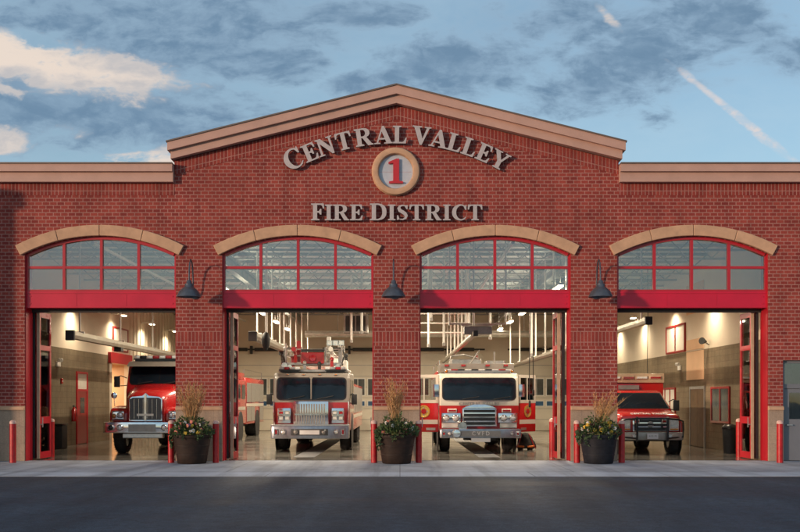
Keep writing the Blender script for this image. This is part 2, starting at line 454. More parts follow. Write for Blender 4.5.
station = thing('fire_station', 'red brick fire station with a gable and four arched open engine bays', 'fire station', (X0, 0, 0))
def pt(mb, name, mats, smooth=0, parent=None):
    """a part of the station, authored in world coordinates"""
    bmesh.ops.translate(mb.bm, vec=(-X0, 0, 0), verts=mb.bm.verts)
    return mb.build(name, mats, parent or station, smooth)
def arc(r, a0, a1, n, cx):
    return [(cx + r*math.sin(a), ARC_Z + r*math.cos(a)) for a in (a0 + (a1-a0)*k/n for k in range(n+1))]
AMAX = math.asin(HWB/RAD)

# front brick wall: one outline running along the ground, up each jamb, over each arch
zb = 1.53
DOORX0, DOORX1 = 10.64, 12.55                # entrance door at the right
out = [(EXL, zb)]
for c in BAYS:
    out.append((c-HWB, zb)); out += arc(RAD, -AMAX, AMAX, 24, c); out.append((c+HWB, zb))
out += [(DOORX0, zb), (DOORX0, 2.80), (DOORX1, 2.80), (DOORX1, zb), (EXR, zb)]
topg = PEAK - .56
out += [(EXR, WING_B+.1), (X0+GX, WING_B+.1), (X0+GX, topg - SL*GX), (X0, topg), (X0-GX, topg - SL*GX), (X0-GX, WING_B+.1), (EXL, WING_B+.1)]
mb = MB(); mb.prism(out, 'y', 0, .4)
pt(mb, 'front_wall', 'brick')
# stone base and its cap on each pier
piers = [(EXL, BAYS[0]-HWB)] + [(BAYS[k]+HWB, BAYS[k+1]-HWB) for k in range(3)] + [(BAYS[3]+HWB, DOORX0), (DOORX1, EXR)]
for a, b_ in piers:
    mb = MB(); mb.box(a, b_, -.03, .4, 0, 1.42); pt(mb, 'stone_base', 'base_stone')
    mb = MB(); mb.prism([(-.07,1.42),(.4,1.42),(.4,1.53),(-.0,1.53),(-.07,1.50)], 'x', a, b_); pt(mb, 'base_cap', 'stone')
# soldier course on the piers
for a, b_ in piers[1:4]:
    mb = MB(); mb.box(a+.001, b_-.001, -.008, .1, 3.2, 3.6); pt(mb, 'soldier_course', 'soldier')
# soldier courses under the cornices
for a, b_ in ((EXL, X0-GX), (X0+GX, EXR)):
    mb = MB(); mb.box(a, b_, -.008, .1, WING_B-.34, WING_B+.05); pt(mb, 'soldier_course', 'soldier')
rb = PEAK - .5
mb = MB(); mb.prism([(X0-GX+.01, rb-SL*GX-.40), (X0, rb-.40), (X0+GX-.01, rb-SL*GX-.40), (X0+GX-.01, rb-SL*GX-.02), (X0, rb-.02), (X0-GX+.01, rb-SL*GX-.02)], 'y', -.01, .1)
pt(mb, 'rake_course', 'rake')
# cornices
def chevron(top, bot, hw, y0, y1, name, m):
    mb = MB(); mb.prism([(X0-hw, top-SL*hw), (X0, top), (X0+hw, top-SL*hw), (X0+hw, bot-SL*hw), (X0, bot), (X0-hw, bot-SL*hw)], 'y', y0, y1)
    pt(mb, name, m)
chevron(PEAK-.04, PEAK-.27, 6.30, -.30, .55, 'cornice', 'cornice')
chevron(PEAK, PEAK-.04, 6.33, -.33, .58, 'coping', 'coping')
chevron(PEAK-.27, PEAK-.50, 6.23, -.20, .5, 'cornice', 'cornice')
for a, b_ in ((EXL-.2, X0-GX-.004), (X0+GX+.004, EXR+.2)):
    mb = MB(); mb.box(a, b_, -.26, .5, WING_B+.27, WING_T-.04); pt(mb, 'cornice', 'cornice')
    mb = MB(); mb.box(a, b_, -.17, .45, WING_B, WING_B+.27); pt(mb, 'cornice', 'cornice')
    mb = MB(); mb.box(a, b_, -.29, .55, WING_T-.04, WING_T); pt(mb, 'coping', 'coping')
# body behind the front: side walls, back wall, roofs
for x in (EXL, EXR-.4):
    mb = MB(); mb.box(x, x+.4, .4, DEP+.8, 0, WING_B+.1); pt(mb, 'side_wall', 'brick')
mb = MB(); mb.box(EXL+.4, EXR-.4, DEP+.4, DEP+.8, 0, WING_B+.1); pt(mb, 'rear_wall', 'brick')
mb = MB(); mb.box(EXL+.4, EXR-.4, .4, DEP+.4, WING_B-.25, WING_B-.05); pt(mb, 'flat_roof', 'roof')
mb = MB(); mb.prism([(X0-6.1, WING_B-.04), (X0+6.1, WING_B-.04), (X0+6.1, PEAK-.62-SL*6.1), (X0, PEAK-.62), (X0-6.1, PEAK-.62-SL*6.1)], 'y', .56, DEP+.4); pt(mb, 'gable_roof', 'roof')
# the side wing that stands forward just outside the picture and shades the left end of the front
WX, WP = -12.64, -1.55
mb = MB(); mb.box(EXL-6, WX, WP, 0, 0, 7.3); pt(mb, 'wing_wall', 'brick')
mb = MB(); mb.box(EXL-6.2, WX+.12, WP-.12, -.0, 7.3, 7.78); pt(mb, 'wing_cornice', 'cornice')

# interior shell
mb = MB()
mb.box(XL-.2, XL, .42, 14.5, 0, 3.62); pt(mb, 'block_wainscot', 'block_brown')
mb = MB(); mb.box(XR, XR+.2, .42, DEP, 0, 3.52); pt(mb, 'block_wainscot', 'block_brown')
mb = MB(); mb.box(XL-.2, XL-.01, .42, 14.5, 3.62, CEIL); pt(mb, 'upper_wall', 'cream')
mb = MB(); mb.box(XR+.01, XR+.2, .42, DEP, 3.52, CEIL); pt(mb, 'upper_wall', 'cream')
mb = MB()
mb.box(XL-.2, XL-.015, 14.5, 14.9, 0, 3.3); mb.box(XL-.2, XL-.015, 17.4, DEP, 0, CEIL); mb.box(XL-.2, XL-.015, 14.5, 17.4, 3.3, CEIL)
k = 17.6
while k < DEP-.2:
    mb.box(XL-.02, XL+.02, k, k+.05, .02, CEIL-.02); k += .6
pt(mb, 'ribbed_wall', 'cream')
mb = MB(); mb.box(XL-3.2, XL-3.0, 14.5, 17.8, 0, 3.4); mb.box(XL-3.2, XL-.2, 14.3, 14.5, 0, 3.4); mb.box(XL-3.2, XL-.2, 17.4, 17.6, 0, 3.4); mb.box(XL-3.2, XL-.2, 14.5, 17.4, 3.3, 3.5)
pt(mb, 'hallway', 'peach')
mb = MB(); mb.box(XL-.02, XL+.12, 14.3, 17.6, 3.3, 3.75); pt(mb, 'hallway_header', 'red_frame')
mb = MB(); mb.box(XL-.2, XR+.2, DEP, DEP+.3, 0, CEIL); pt(mb, 'back_wall', 'cream')
mb = MB(); mb.box(XL-.2, XR+.2, .42, DEP+.3, CEIL, CEIL+.2); pt(mb, 'ceiling', 'ceiling')
# roof joists and a girder or two under the deck
for k in range(14):
    y = 1.6 + k*1.9
    mb = MB(); mb.box(XL, XR, y, y+.09, CEIL-.10, CEIL-.003); mb.box(XL, XR, y+.01, y+.08, CEIL-.52, CEIL-.45)
    x = XL
    while x < XR-.6:
        mb.cyl((x, y+.045, CEIL-.1), (x+.4, y+.045, CEIL-.46), .018, n=4); mb.cyl((x+.4, y+.045, CEIL-.46), (x+.8, y+.045, CEIL-.1), .018, n=4); x += .8
    pt(mb, 'roof_joist', 'steel_grey' if k % 2 else 'galv')
for x in (-5.55, .0, 5.3):
    mb = MB(); mb.box(x-.1, x+.1, .45, DEP, CEIL-.62, CEIL-.54); mb.box(x-.02, x+.02, .45, DEP, CEIL-.9, CEIL-.62); mb.box(x-.1, x+.1, .45, DEP, CEIL-.96, CEIL-.9)
    pt(mb, 'roof_girder', 'steel_grey')
for x in (-8.7, 3.2):
    mb = MB(); mb.cyl((x, .5, CEIL-.75), (x, DEP-.05, CEIL-.75), .05, n=8); pt(mb, 'sprinkler_pipe', 'steel_white')

# back overhead doors
for c in BAYS:
    d = MB(); d.box(c-2.0, c+2.0, DEP-.07, DEP-.002, .02, 4.3)
    for j in range(1, 7): d.box(c-2.0, c+2.0, DEP-.074, DEP-.066, j*.61, j*.61+.03, 1)
    door = pt(d, 'overhead_door', ['cream_door', 'steel_grey'])
    for zz0, zz1, mm in ((1.95, 2.95, 'dusk_pane'), (1.35, 1.70, 'blue_glass')):
        for j in range(4):
            w = MB(); x = c-1.85+j*.95
            w.box(x, x+.85, DEP-.10, DEP-.078, zz0, zz1, 0); w.box(x+.05, x+.8, DEP-.112, DEP-.10, zz0+.05, zz1-.05, 1)
            if zz0 > 1.5: w.box(x+.41, x+.44, DEP-.12, DEP-.112, zz0+.05, zz1-.05, 0)
            pt(w, 'door_window', ['steel_white', mm], parent=door)
    s_ = MB(); s_.cyl((c-2.1, DEP-.25, 4.55), (c+2.1, DEP-.25, 4.55), .045, n=8)
    s_.cyl((c-1.5, DEP-.25, 4.55), (c-.2, DEP-.25, 4.55), .1, n=10); s_.cyl((c+.2, DEP-.25, 4.55), (c+1.5, DEP-.25, 4.55), .1, n=10)
    s_.box(c-.06, c+.06, DEP-.3, DEP-.005, 4.3, 4.75)
    pt(s_, 'torsion_shaft', 'black')

# ---- the four arches, transoms, headers, frames and folding doors
def folding_door(c, side, inset=.10):
    """two folded leaves standing open at right angles to the front, against one jamb"""
    root = None
    for q, ins in ((0, inset), (1, inset+.13)):
        xx = c + side*(HW-ins)
        y0, y1 = .56, 1.48
        f = MB()
        for (ya, yb) in ((y0, y0+.11), (y1-.11, y1)): f.box(xx-.028, xx+.028, ya, yb, .03, 4.2)
        for (za, zb_) in ((.03,.22), (1.02,1.22), (3.12,3.26), (4.05,4.2)): f.box(xx-.0275, xx+.0275, y0+.11, y1-.11, za, zb_)
        o = pt(f, 'folding_door', 'red_frame')
        g = MB()
        for (za, zb_) in ((.22,1.02), (1.22,3.12), (3.26,4.05)): g.box(xx-.006, xx+.006, y0+.11, y1-.11, za, zb_)
        pt(g, 'pane', 'glass_door', parent=o)
        e = MB(); e.box(xx-.04, xx+.04, y0-.03, y0, .03, 4.2); pt(e, 'edge_seal', 'tan_edge' if q == 1 else 'black', parent=o)
        if q == 1:
            h = MB(); h.cyl((xx-side*.03, y0+.05, 1.0), (xx-side*.10, y0+.05, 1.0), .02, n=6); h.cyl((xx-side*.10, y0+.05, .92), (xx-side*.10, y0+.05, 1.2), .016, n=6); pt(h, 'handle', 'brushed', parent=o)
for i, c in enumerate(BAYS):
    # cast stone arch in four voussoirs
    ao = math.asin(AW/RAD)
    cuts = [-ao-.008, -.245, 0, .245, ao+.008]
    for k in range(4):
        a0, a1 = cuts[k]+.0012, cuts[k+1]-.0012
        mb = MB(); mb.prism(arc(RAD, a0, a1, 8, c) + arc(RAD+.30, a1, a0, 8, c), 'y', -.09, .10); mb.bevel(.012, 1, 40)
        pt(mb, 'arch_stone', 'stone')
    # jambs
    for sd in (-1, 1):
        f = MB(); xa, xb = sorted((c+sd*HW, c+sd*HWB)); f.box(xa, xb, .04, .52, 0, SPRING+.01)
        xa, xb = sorted((c+sd*(HW-.02), c+sd*HW)); f.box(xa, xb, .40, .50, 0, HEAD0)
        pt(f, 'door_jamb', 'red_frame')
    h = MB(); h.box(c-HW, c+HW, .10, .42, HEAD0, HEAD1)
    h.box(c-HW, c+HW, .085, .10, HEAD1-.06, HEAD1-.005); h.box(c-HW, c+HW, .09, .10, HEAD0+.003, HEAD0+.04)
    for sd in (-1, 1):
        for zz in (HEAD0+.12, HEAD1-.14): h.cyl((c+sd*(HW-.10), .10, zz), (c+sd*(HW-.10), .085, zz), .022, n=8)
    for xm in (-.695, .695): h.box(c+xm-.006, c+xm+.006, .094, .10, HEAD0+.045, HEAD1-.065)
    hp = pt(h, 'door_header', 'red_panel')
    t = MB(); t.box(c-HW, c+HW, .43, .5, HEAD0-.10, HEAD0+.08); pt(t, 'door_track', 'black', parent=hp)
    # transom frame: outer arch band, mullions, rail
    w = MB()
    ai = AMAX - .012
    w.prism(arc(RAD-.004, -ai, ai, 24, c) + arc(RAD-.085, ai, -ai, 24, c), 'y', .07, .22)
    for xm in (-1.04, 0, 1.04):
        zt = ARC_Z + math.sqrt((RAD-.06)**2 - xm*xm)
        w.box(c+xm-.038, c+xm+.038, .09, .2, HEAD1, zt)
    xs = [-HW, -1.078, -1.002, -.038, .038, 1.002, 1.078, HW]
    for j in range(0, 8, 2): w.box(c+xs[j], c+xs[j+1], .095, .195, 5.355, 5.425)
    for j in range(0, 8, 2): w.box(c+xs[j], c+xs[j+1], .095, .195, HEAD1, HEAD1+.05)
    for sd in (-1, 1):
        xa, xb = sorted((c+sd*(HW-.045), c+sd*HW)); w.box(xa, xb, .096, .194, HEAD1+.05, SPRING-.02)
    tw = pt(w, 'transom_window', 'red_frame')
    g = MB(); aq = math.asin((HW-.01)/(RAD-.05))
    g.prism(arc(RAD-.05, -aq, aq, 24, c) + [(c+HW-.01, HEAD1+.02), (c-HW+.01, HEAD1+.02)], 'y', .148, .154)
    pt(g, 'pane', 'glass', parent=tw)
    for sd in (-1, 1): folding_door(c, sd, .10 if (i, sd) in ((3,1),(2,1)) else .03 if (i, sd) in ((0,-1),(1,-1)) else -.16)

# entrance door at the right end
f = MB(); yd = .12
f.box(DOORX0, DOORX0+.09, yd, .4, 0, 2.80); f.box(DOORX0+.09, DOORX1, yd, .4, 2.72, 2.80); f.box(DOORX1-.09, DOORX1, yd, .4, 0, 2.72)
f.box(DOORX0+.09, DOORX1-.09, yd+.002, .398, 2.02, 2.14)
ed = pt(f, 'entrance_door', 'door_grey')
l = MB(); xa, xb = DOORX0+.10, DOORX1-.10
l.box(xa, xa+.13, yd+.03, yd+.08, .01, 2.01); l.box(xb-.13, xb, yd+.03, yd+.08, .01, 2.01); l.box(xa+.13, xb-.13, yd+.03, yd+.08, .01, 1.16); l.box(xa+.13, xb-.13, yd+.03, yd+.08, 1.90, 2.01)
pt(l, 'door_leaf', 'door_grey', parent=ed)
g = MB(); g.box(xa+.13, xb-.13, yd+.05, yd+.06, 1.16, 1.90); g.box(DOORX0+.09, DOORX1-.09, yd+.05, yd+.06, 2.14, 2.72); pt(g, 'pane', 'glass', parent=ed)
l = MB(); l.cyl((xa+.06, yd+.03, 1.0), (xa+.06, yd-.03, 1.0), .02, n=8); l.box(xa+.04, xa+.2, yd-.045, yd-.025, .985, 1.015); pt(l, 'door_handle', 'brushed', parent=ed)
v = MB(); v.box(XR+.21, EXR-.4, 2.6, 2.8, 0, 3.2); v.box(XR+.21, EXR-.4, .42, 2.6, 3.0, 3.2); pt(v, 'vestibule', 'cream')

# inside left wall: red door, inside right wall: oak door, windows
def side_window(x, sgn, y0, y1, z0, z1, nm, mat_in, mull=1):
    w = MB(); t = .07
    xa, xb = sorted((x-.02*sgn, x+.06*sgn))
    w.box(xa, xb, y0, y1, z0, z0+t); w.box(xa, xb, y0, y1, z1-t, z1); w.box(xa, xb, y0, y0+t, z0+t, z1-t); w.box(xa, xb, y1-t, y1, z0+t, z1-t)
    for j in range(mull):
        ym = y0 + (y1-y0)*(j+1)/(mull+1); w.box(xa+.003, xb-.003, ym-t/2, ym+t/2, z0+t, z1-t)
    o = pt(w, nm, 'truck_dark_red')
    g = MB(); xa, xb = sorted((x+.004*sgn, x+.03*sgn)); g.box(xa, xb, y0+t, y1-t, z0+t, z1-t); pt(g, 'pane', mat_in, parent=o)
side_window(XR, -1, 4.9, 6.8, .92, 2.15, 'office_window', 'dusk_pane')
side_window(XR, -1, 9.9, 12.5, 3.55, 4.65, 'upper_window', 'blind', 1)
side_window(XR, -1, 11.2, 13.4, .95, 2.2, 'office_window', 'blind', 2)
side_window(XL, 1, 14.9, 17.2, 3.85, 4.9, 'upper_window', 'blind', 1)
w = MB(); w.box(XL, XL+.05, 10.2, 10.3, 0, 2.8); w.box(XL, XL+.05, 11.4, 11.5, 0, 2.8); w.box(XL, XL+.05, 10.3, 11.4, 2.72, 2.8); w.box(XL, XL+.045, 10.3, 11.4, 2.05, 2.13)
o = pt(w, 'staff_door', 'red_frame')
g = MB(); g.box(XL+.002, XL+.02, 10.3, 11.4, 2.13, 2.72); pt(g, 'transom', 'blind', parent=o)
g = MB(); g.box(XL+.002, XL+.03, 10.3, 11.4, .02, 2.05); g.box(XL+.03, XL+.034, 10.6, 11.1, 1.2, 1.8, 1); pt(g, 'door_leaf', ['truck_dark_red', 'dusk_pane'], parent=o)
w = MB(); w.box(XR-.05, XR, 7.5, 7.6, 0, 2.2); w.box(XR-.05, XR, 9.2, 9.3, 0, 2.2); w.box(XR-.05, XR, 7.6, 9.2, 2.1, 2.2)
o = pt(w, 'oak_door', 'steel_grey')
g = MB(); g.box(XR-.03, XR-.002, 7.6, 8.39, .02, 2.1); g.box(XR-.03, XR-.002, 8.41, 9.2, .02, 2.1); pt(g, 'door_leaf', 'wood', parent=o)
# sunlight patches over the oak door, painted on the wall as thin peach boxes
w = MB(); w.box(XR-.012, XR, 7.7, 9.8, 2.45, 3.50); w.box(XR-.012, XR+.005, 7.7, 9.8, 4.9, 6.0); w.box(XR-.012, XR+.005, 7.7, 9.8, 3.56, 3.95); pt(w, 'sun_patch', 'peach')

# ------------------------------------------------------------------ wall signs
LT = {
 'I': [[(0,0),(.42,0),(.42,.07),(.32,.10),(.32,.90),(.42,.93),(.42,1),(0,1),(0,.93),(.10,.90),(.10,.10),(0,.07)]],
 'L': [[(0,0),(.66,0),(.71,.32),(.64,.32),(.57,.13),(.49,.085),(.32,.085),(.32,.90),(.43,.93),(.43,1),(0,1),(0,.93),(.10,.90),(.10,.10),(0,.07)]],
 'F': [[(0,0),(.44,0),(.44,.07),(.32,.10),(.32,.45),(.41,.45),(.47,.34),(.54,.34),(.54,.68),(.47,.68),(.41,.55),(.32,.55),(.32,.915),(.50,.915),(.58,.86),(.62,.70),(.69,.70),(.66,1),(0,1),(0,.93),(.10,.90),(.10,.10),(0,.07)]],
 'E': [[(0,0),(.67,0),(.72,.31),(.65,.31),(.58,.13),(.50,.085),(.32,.085),(.32,.45),(.41,.45),(.47,.34),(.54,.34),(.54,.68),(.47,.68),(.41,.55),(.32,.55),(.32,.915),(.50,.915),(.58,.86),(.62,.70),(.69,.70),(.66,1),(0,1),(0,.93),(.10,.90),(.10,.10),(0,.07)]],
 'T': [[(.19,0),(.61,0),(.61,.07),(.51,.10),(.51,.915),(.61,.915),(.70,.86),(.74,.68),(.81,.68),(.79,1),(.01,1),(-.01,.68),(.06,.68),(.10,.86),(.19,.915),(.29,.915),(.29,.10),(.19,.07)]],
 'N': [[(0,0),(.31,0),(.31,.06),(.20,.09),(.20,.72),(.68,-.01),(.79,-.01),(.79,.91),(.89,.94),(.89,1),(.58,1),(.58,.94),(.69,.91),(.69,.38),(.29,1),(0,1),(0,.94),(.10,.90),(.10,.09),(0,.06)]],
 'V': [[(.40,-.01),(.50,-.01),(.80,.92),(.89,.94),(.89,1),(.56,1),(.56,.94),(.67,.92),(.505,.34),(.32,.92),(.43,.94),(.43,1),(-.03,1),(-.03,.94),(.06,.92)]],
 'A': [[(-.03,0),(.28,0),(.28,.06),(.17,.08),(.22,.24),(.53,.24),(.58,.08),(.47,.06),(.47,0),(.92,0),(.92,.06),(.83,.08),(.51,1.01),(.40,1.01),(.09,.08),(-.03,.06)], [(.255,.33),(.375,.70),(.50,.33)]],
 'Y': [[(.24,0),(.67,0),(.67,.07),(.56,.10),(.56,.42),(.80,.92),(.89,.94),(.89,1),(.58,1),(.58,.94),(.68,.92),(.50,.54),(.31,.92),(.42,.94),(.42,1),(-.03,1),(-.03,.94),(.06,.92),(.34,.42),(.34,.10),(.24,.07)]],
 'R': [[(0,0),(.43,0),(.43,.07),(.32,.10),(.32,.45),(.38,.45),(.62,0),(.90,0),(.90,.06),(.82,.09),(.59,.48),(.70,.54),(.77,.64),(.78,.76),(.73,.89),(.62,.97),(.47,1),(0,1),(0,.93),(.10,.90),(.10,.10),(0,.07)], [(.32,.54),(.41,.54),(.50,.58),(.55,.66),(.55,.78),(.51,.87),(.43,.915),(.32,.915)]],
 'D': [[(0,0),(.45,0),(.62,.04),(.76,.14),(.85,.30),(.87,.5),(.85,.7),(.76,.86),(.62,.96),(.45,1),(0,1),(0,.93),(.10,.9),(.10,.1),(0,.07)], [(.32,.085),(.42,.085),(.53,.13),(.60,.23),(.64,.37),(.65,.5),(.64,.63),(.60,.77),(.53,.87),(.42,.915),(.32,.915)]],
 '1': [[(.1,0),(.64,0),(.64,.07),(.49,.10),(.49,1.0),(.38,1.0),(.08,.86),(.08,.79),(.26,.83),(.26,.10),(.1,.07)]],
}
def c_outline():
    o_ = [(.46+.46*math.cos(R(a)), .5+.515*math.sin(R(a))) for a in range(52, 312, 10)]
    i_ = [(.52+.285*math.cos(R(a)), .5+.425*math.sin(R(a))) for a in range(302, 58, -10)]
    return [[(.80,.66),(.80,1.0),(.735,.965)] + o_ + [(.80,.20)] + [(.76,.22)] + i_ + [(.735,.66)]]
LT['C'] = c_outline()
def s_outline():
    P = [(.56,.80),(.47,.92),(.33,.952),(.19,.90),(.13,.77),(.18,.63),(.33,.53),(.47,.42),(.54,.28),(.49,.13),(.35,.05),(.2,.07),(.09,.2)]
    W = [.05,.075,.085,.13,.18,.21,.22,.21,.18,.13,.085,.075,.05]
    L_, R_ = [], []
    for i, p in enumerate(P):
        a = Vector(P[max(0,i-1)]); b = Vector(P[min(len(P)-1,i+1)]); t = (b-a).normalized(); n = Vector((-t.y, t.x))
        L_.append(tuple(Vector(p)+n*W[i]/2)); R_.append(tuple(Vector(p)-n*W[i]/2))
    return [[(.61,.70),(.62,.98),(.56,.96)] + R_[1:-1] + [(.08,.02),(.02,.02),(.03,.32),(.09,.32)] + L_[1:-1][::-1] + [(.55,.70)]]
LT['S'] = s_outline()
LW = {k: max(p[0] for p in v[0]) - min(p[0] for p in v[0]) for k, v in LT.items()}
for k in LT:
    mn = min(p[0] for p in LT[k][0]); mid = mn + LW[k]/2
    LT[k] = [[(x-mid, y) for x, y in s] for s in LT[k]]
LMESH = {}
def letter(ch, parent, x, z, h, rot=0, ws=1.0, mats=('letter', 'letter_side'), depth=.08):
    if ch not in LMESH:
        me = curve_mesh(LT[ch], depth)
        me.materials.clear()
        for m in mats: me.materials.append(MT[m])
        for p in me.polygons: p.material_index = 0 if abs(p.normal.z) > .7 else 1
        LMESH[ch] = me
    o = bpy.data.objects.new('letter', LMESH[ch]); col.objects.link(o); o.parent = parent
    o.location = (x, 0, z); o.rotation_euler = (PI/2, rot, 0); o.scale = (h*ws, h, 1)
    return o
ysign = -.11
sg = thing('wall_sign', 'arched line of raised pale serif letters reading central valley under the gable', 'sign', (X0, ysign, 8.55))
RS = 211/36
zc = (461-144)/36 - RS                      # baseline circle
def arc_text(items):
    """items: (letter, px centre); letters stand on the baseline circle"""
    for ch, px, h in items:
        x = (px-400)/36 - X0
        a = math.asin(x/(RS+.2))
        letter(ch, sg, RS*math.sin(a), zc + RS*math.cos(a) - 8.55 - .02, h*1.07, a, 1.12)
arc_text([('C',294.6,.52),('E',311,.455),('N',326.3,.455),('T',344.3,.455),('R',364,.455),('A',383.4,.455),('L',399.8,.455),
          ('V',420.8,.475),('A',438.6,.455),('L',454.2,.455),('L',468.6,.455),('E',483.2,.455),('Y',498.2,.455)])
sf = thing('wall_sign', 'straight line of raised pale serif letters reading fire district above the middle doors', 'sign', (X0, ysign, 6.66))
def line_text(word, x0, x1, sp):
    hs = [.465 if k == 0 else .435 for k in range(len(word))]; wsx = 1.14
    tot = sum(LW[c]*h*wsx for c, h in zip(word, hs)); gap = (x1-x0-tot)/(len(word)-1)
    x = x0
    for c, h in zip(word, hs):
        letter(c, sf, x + LW[c]*h*wsx/2, 0, h, 0, wsx); x += LW[c]*h*wsx + gap
f2 = lambda px: (px-400)/36 - X0
line_text('FIRE', f2(311.5), f2(363), 0)
line_text('DISTRICT', f2(370), f2(482), 0)
md = thing('medallion', 'round tan stone medallion with red numeral 1 on a pale disc', 'medallion', (X0-.02, -.0, (461-172)/36))
b = MB(); b.lathe([(.475,-.005),(.475,-.09),(.50,-.13),(.57,-.15),(.64,-.13),(.67,-.08),(.67,-.005)], axis='y', n=48, cap=False); b.build('stone_ring', 'stone', md, 40)
b = MB(); b.lathe([(.473,-.004),(.473,-.03)], axis='y', n=40); b.build('disc', 'badge_face', md)
me = curve_mesh(LT['1'], .06); me.materials.append(MT['numeral'])
o = bpy.data.objects.new('numeral', me); col.objects.link(o); o.parent = md; o.location = (0, -.07, -.33); o.rotation_euler = (PI/2,0,0); o.scale = (.72,.68,1)
b = MB(); b.box(-.44, .44, -.032, -.03, -.015, .0); b.build('stripe', 'stripe', md)

# ------------------------------------------------------------------ gooseneck lamps
def gooseneck(px, label):
    t = thing('gooseneck_lamp', label, 'wall lamp', ((px-400)/972*(CAM_D-.71), 0, 4.60), 0, 'gooseneck lamps on the brick piers')
    b = MB(); b.cyl((0,0,0), (0,-.05,0), .11, n=16); b.cyl((0,-.05,0), (0,-.10,0), .05, n=12); b.build('wall_plate', 'lamp_metal', t, 40)
    b = MB(); path = [(0,-.08,0),(0,-.15,.03),(0,-.18,.18),(0,-.20,.42),(0,-.25,.70),(0,-.36,.88),(0,-.50,.92),(0,-.62,.82),(0,-.69,.58),(0,-.71,.30)]
    b.tube(path, .021, 8); b.build('arm', 'lamp_metal', t, 60)
    b = MB(); b.lathe([(.035,.34),(.06,.33),(.075,.25),(.11,.23),(.115,.16),(.17,.12),(.26,.03),(.315,-.08),(.33,-.12),(.315,-.12),(.25,.02),(.16,.10),(.05,.12)], c=(0,-.71,0), n=28, cap=False)
    b.build('shade', 'lamp_metal', t, 50)
    return t
gooseneck(189, 'dark gooseneck barn lamp on the pier between the tanker bay and the ladder truck bay')
gooseneck(393.5, 'dark gooseneck barn lamp on the middle brick pier below the fire district sign')
gooseneck(600.5, 'dark gooseneck barn lamp on the pier between the pumper bay and the ambulance bay')

# ------------------------------------------------------------------ bollards
def bollard(x, y, label):
    t = thing('bollard', label, 'bollard', (x, y, 0), 0, 'red bollards guarding the bay doors')
    b = MB(); b.lathe([(.085,0),(.085,1.08)], n=20); b.build('post', 'red_bollard', t, 40)
    b = MB(); b.lathe([(.089,1.05),(.09,1.09),(.075,1.125),(.04,1.145),(.004,1.15)], n=20); b.build('cap', BCAP, t, 50)
    return t
BCAP = M('bollard_cap', (.62,.40,.34), .5, var=.2)
bl = ['outer red bollard before the shaded stone at the tanker bay', 'red bollard at the tanker bay beside the first planter', 'red bollard between the first planter and the ladder truck bay',
      'red bollard between the ladder truck bay and the middle planter', 'red bollard between the middle planter and the white topped pumper bay', 'red bollard between the pumper bay and the last planter',
      'red bollard between the last planter and the ambulance bay', 'red bollard beside the grey entrance door']
for k, (c, s_) in enumerate([(BAYS[j], s) for j in range(4) for s in (-1, 1)]):
    bollard(c + s_*(HWB+.04), -.72, bl[k])
bollard(BAYS[0]-HW+.03, 1.95, 'inner red bollard standing inside the tanker bay by the open folding door')
bollard(BAYS[1]-HW+.02, 1.95, 'inner red bollard standing inside the ladder truck bay by the rear engine')
bollard(BAYS[2]+HW-.20, 1.95, 'inner red bollard standing inside the pumper bay behind the folding door')
bollard(BAYS[3]+HW-.12, 1.95, 'inner red bollard standing inside the ambulance bay by the trash can')

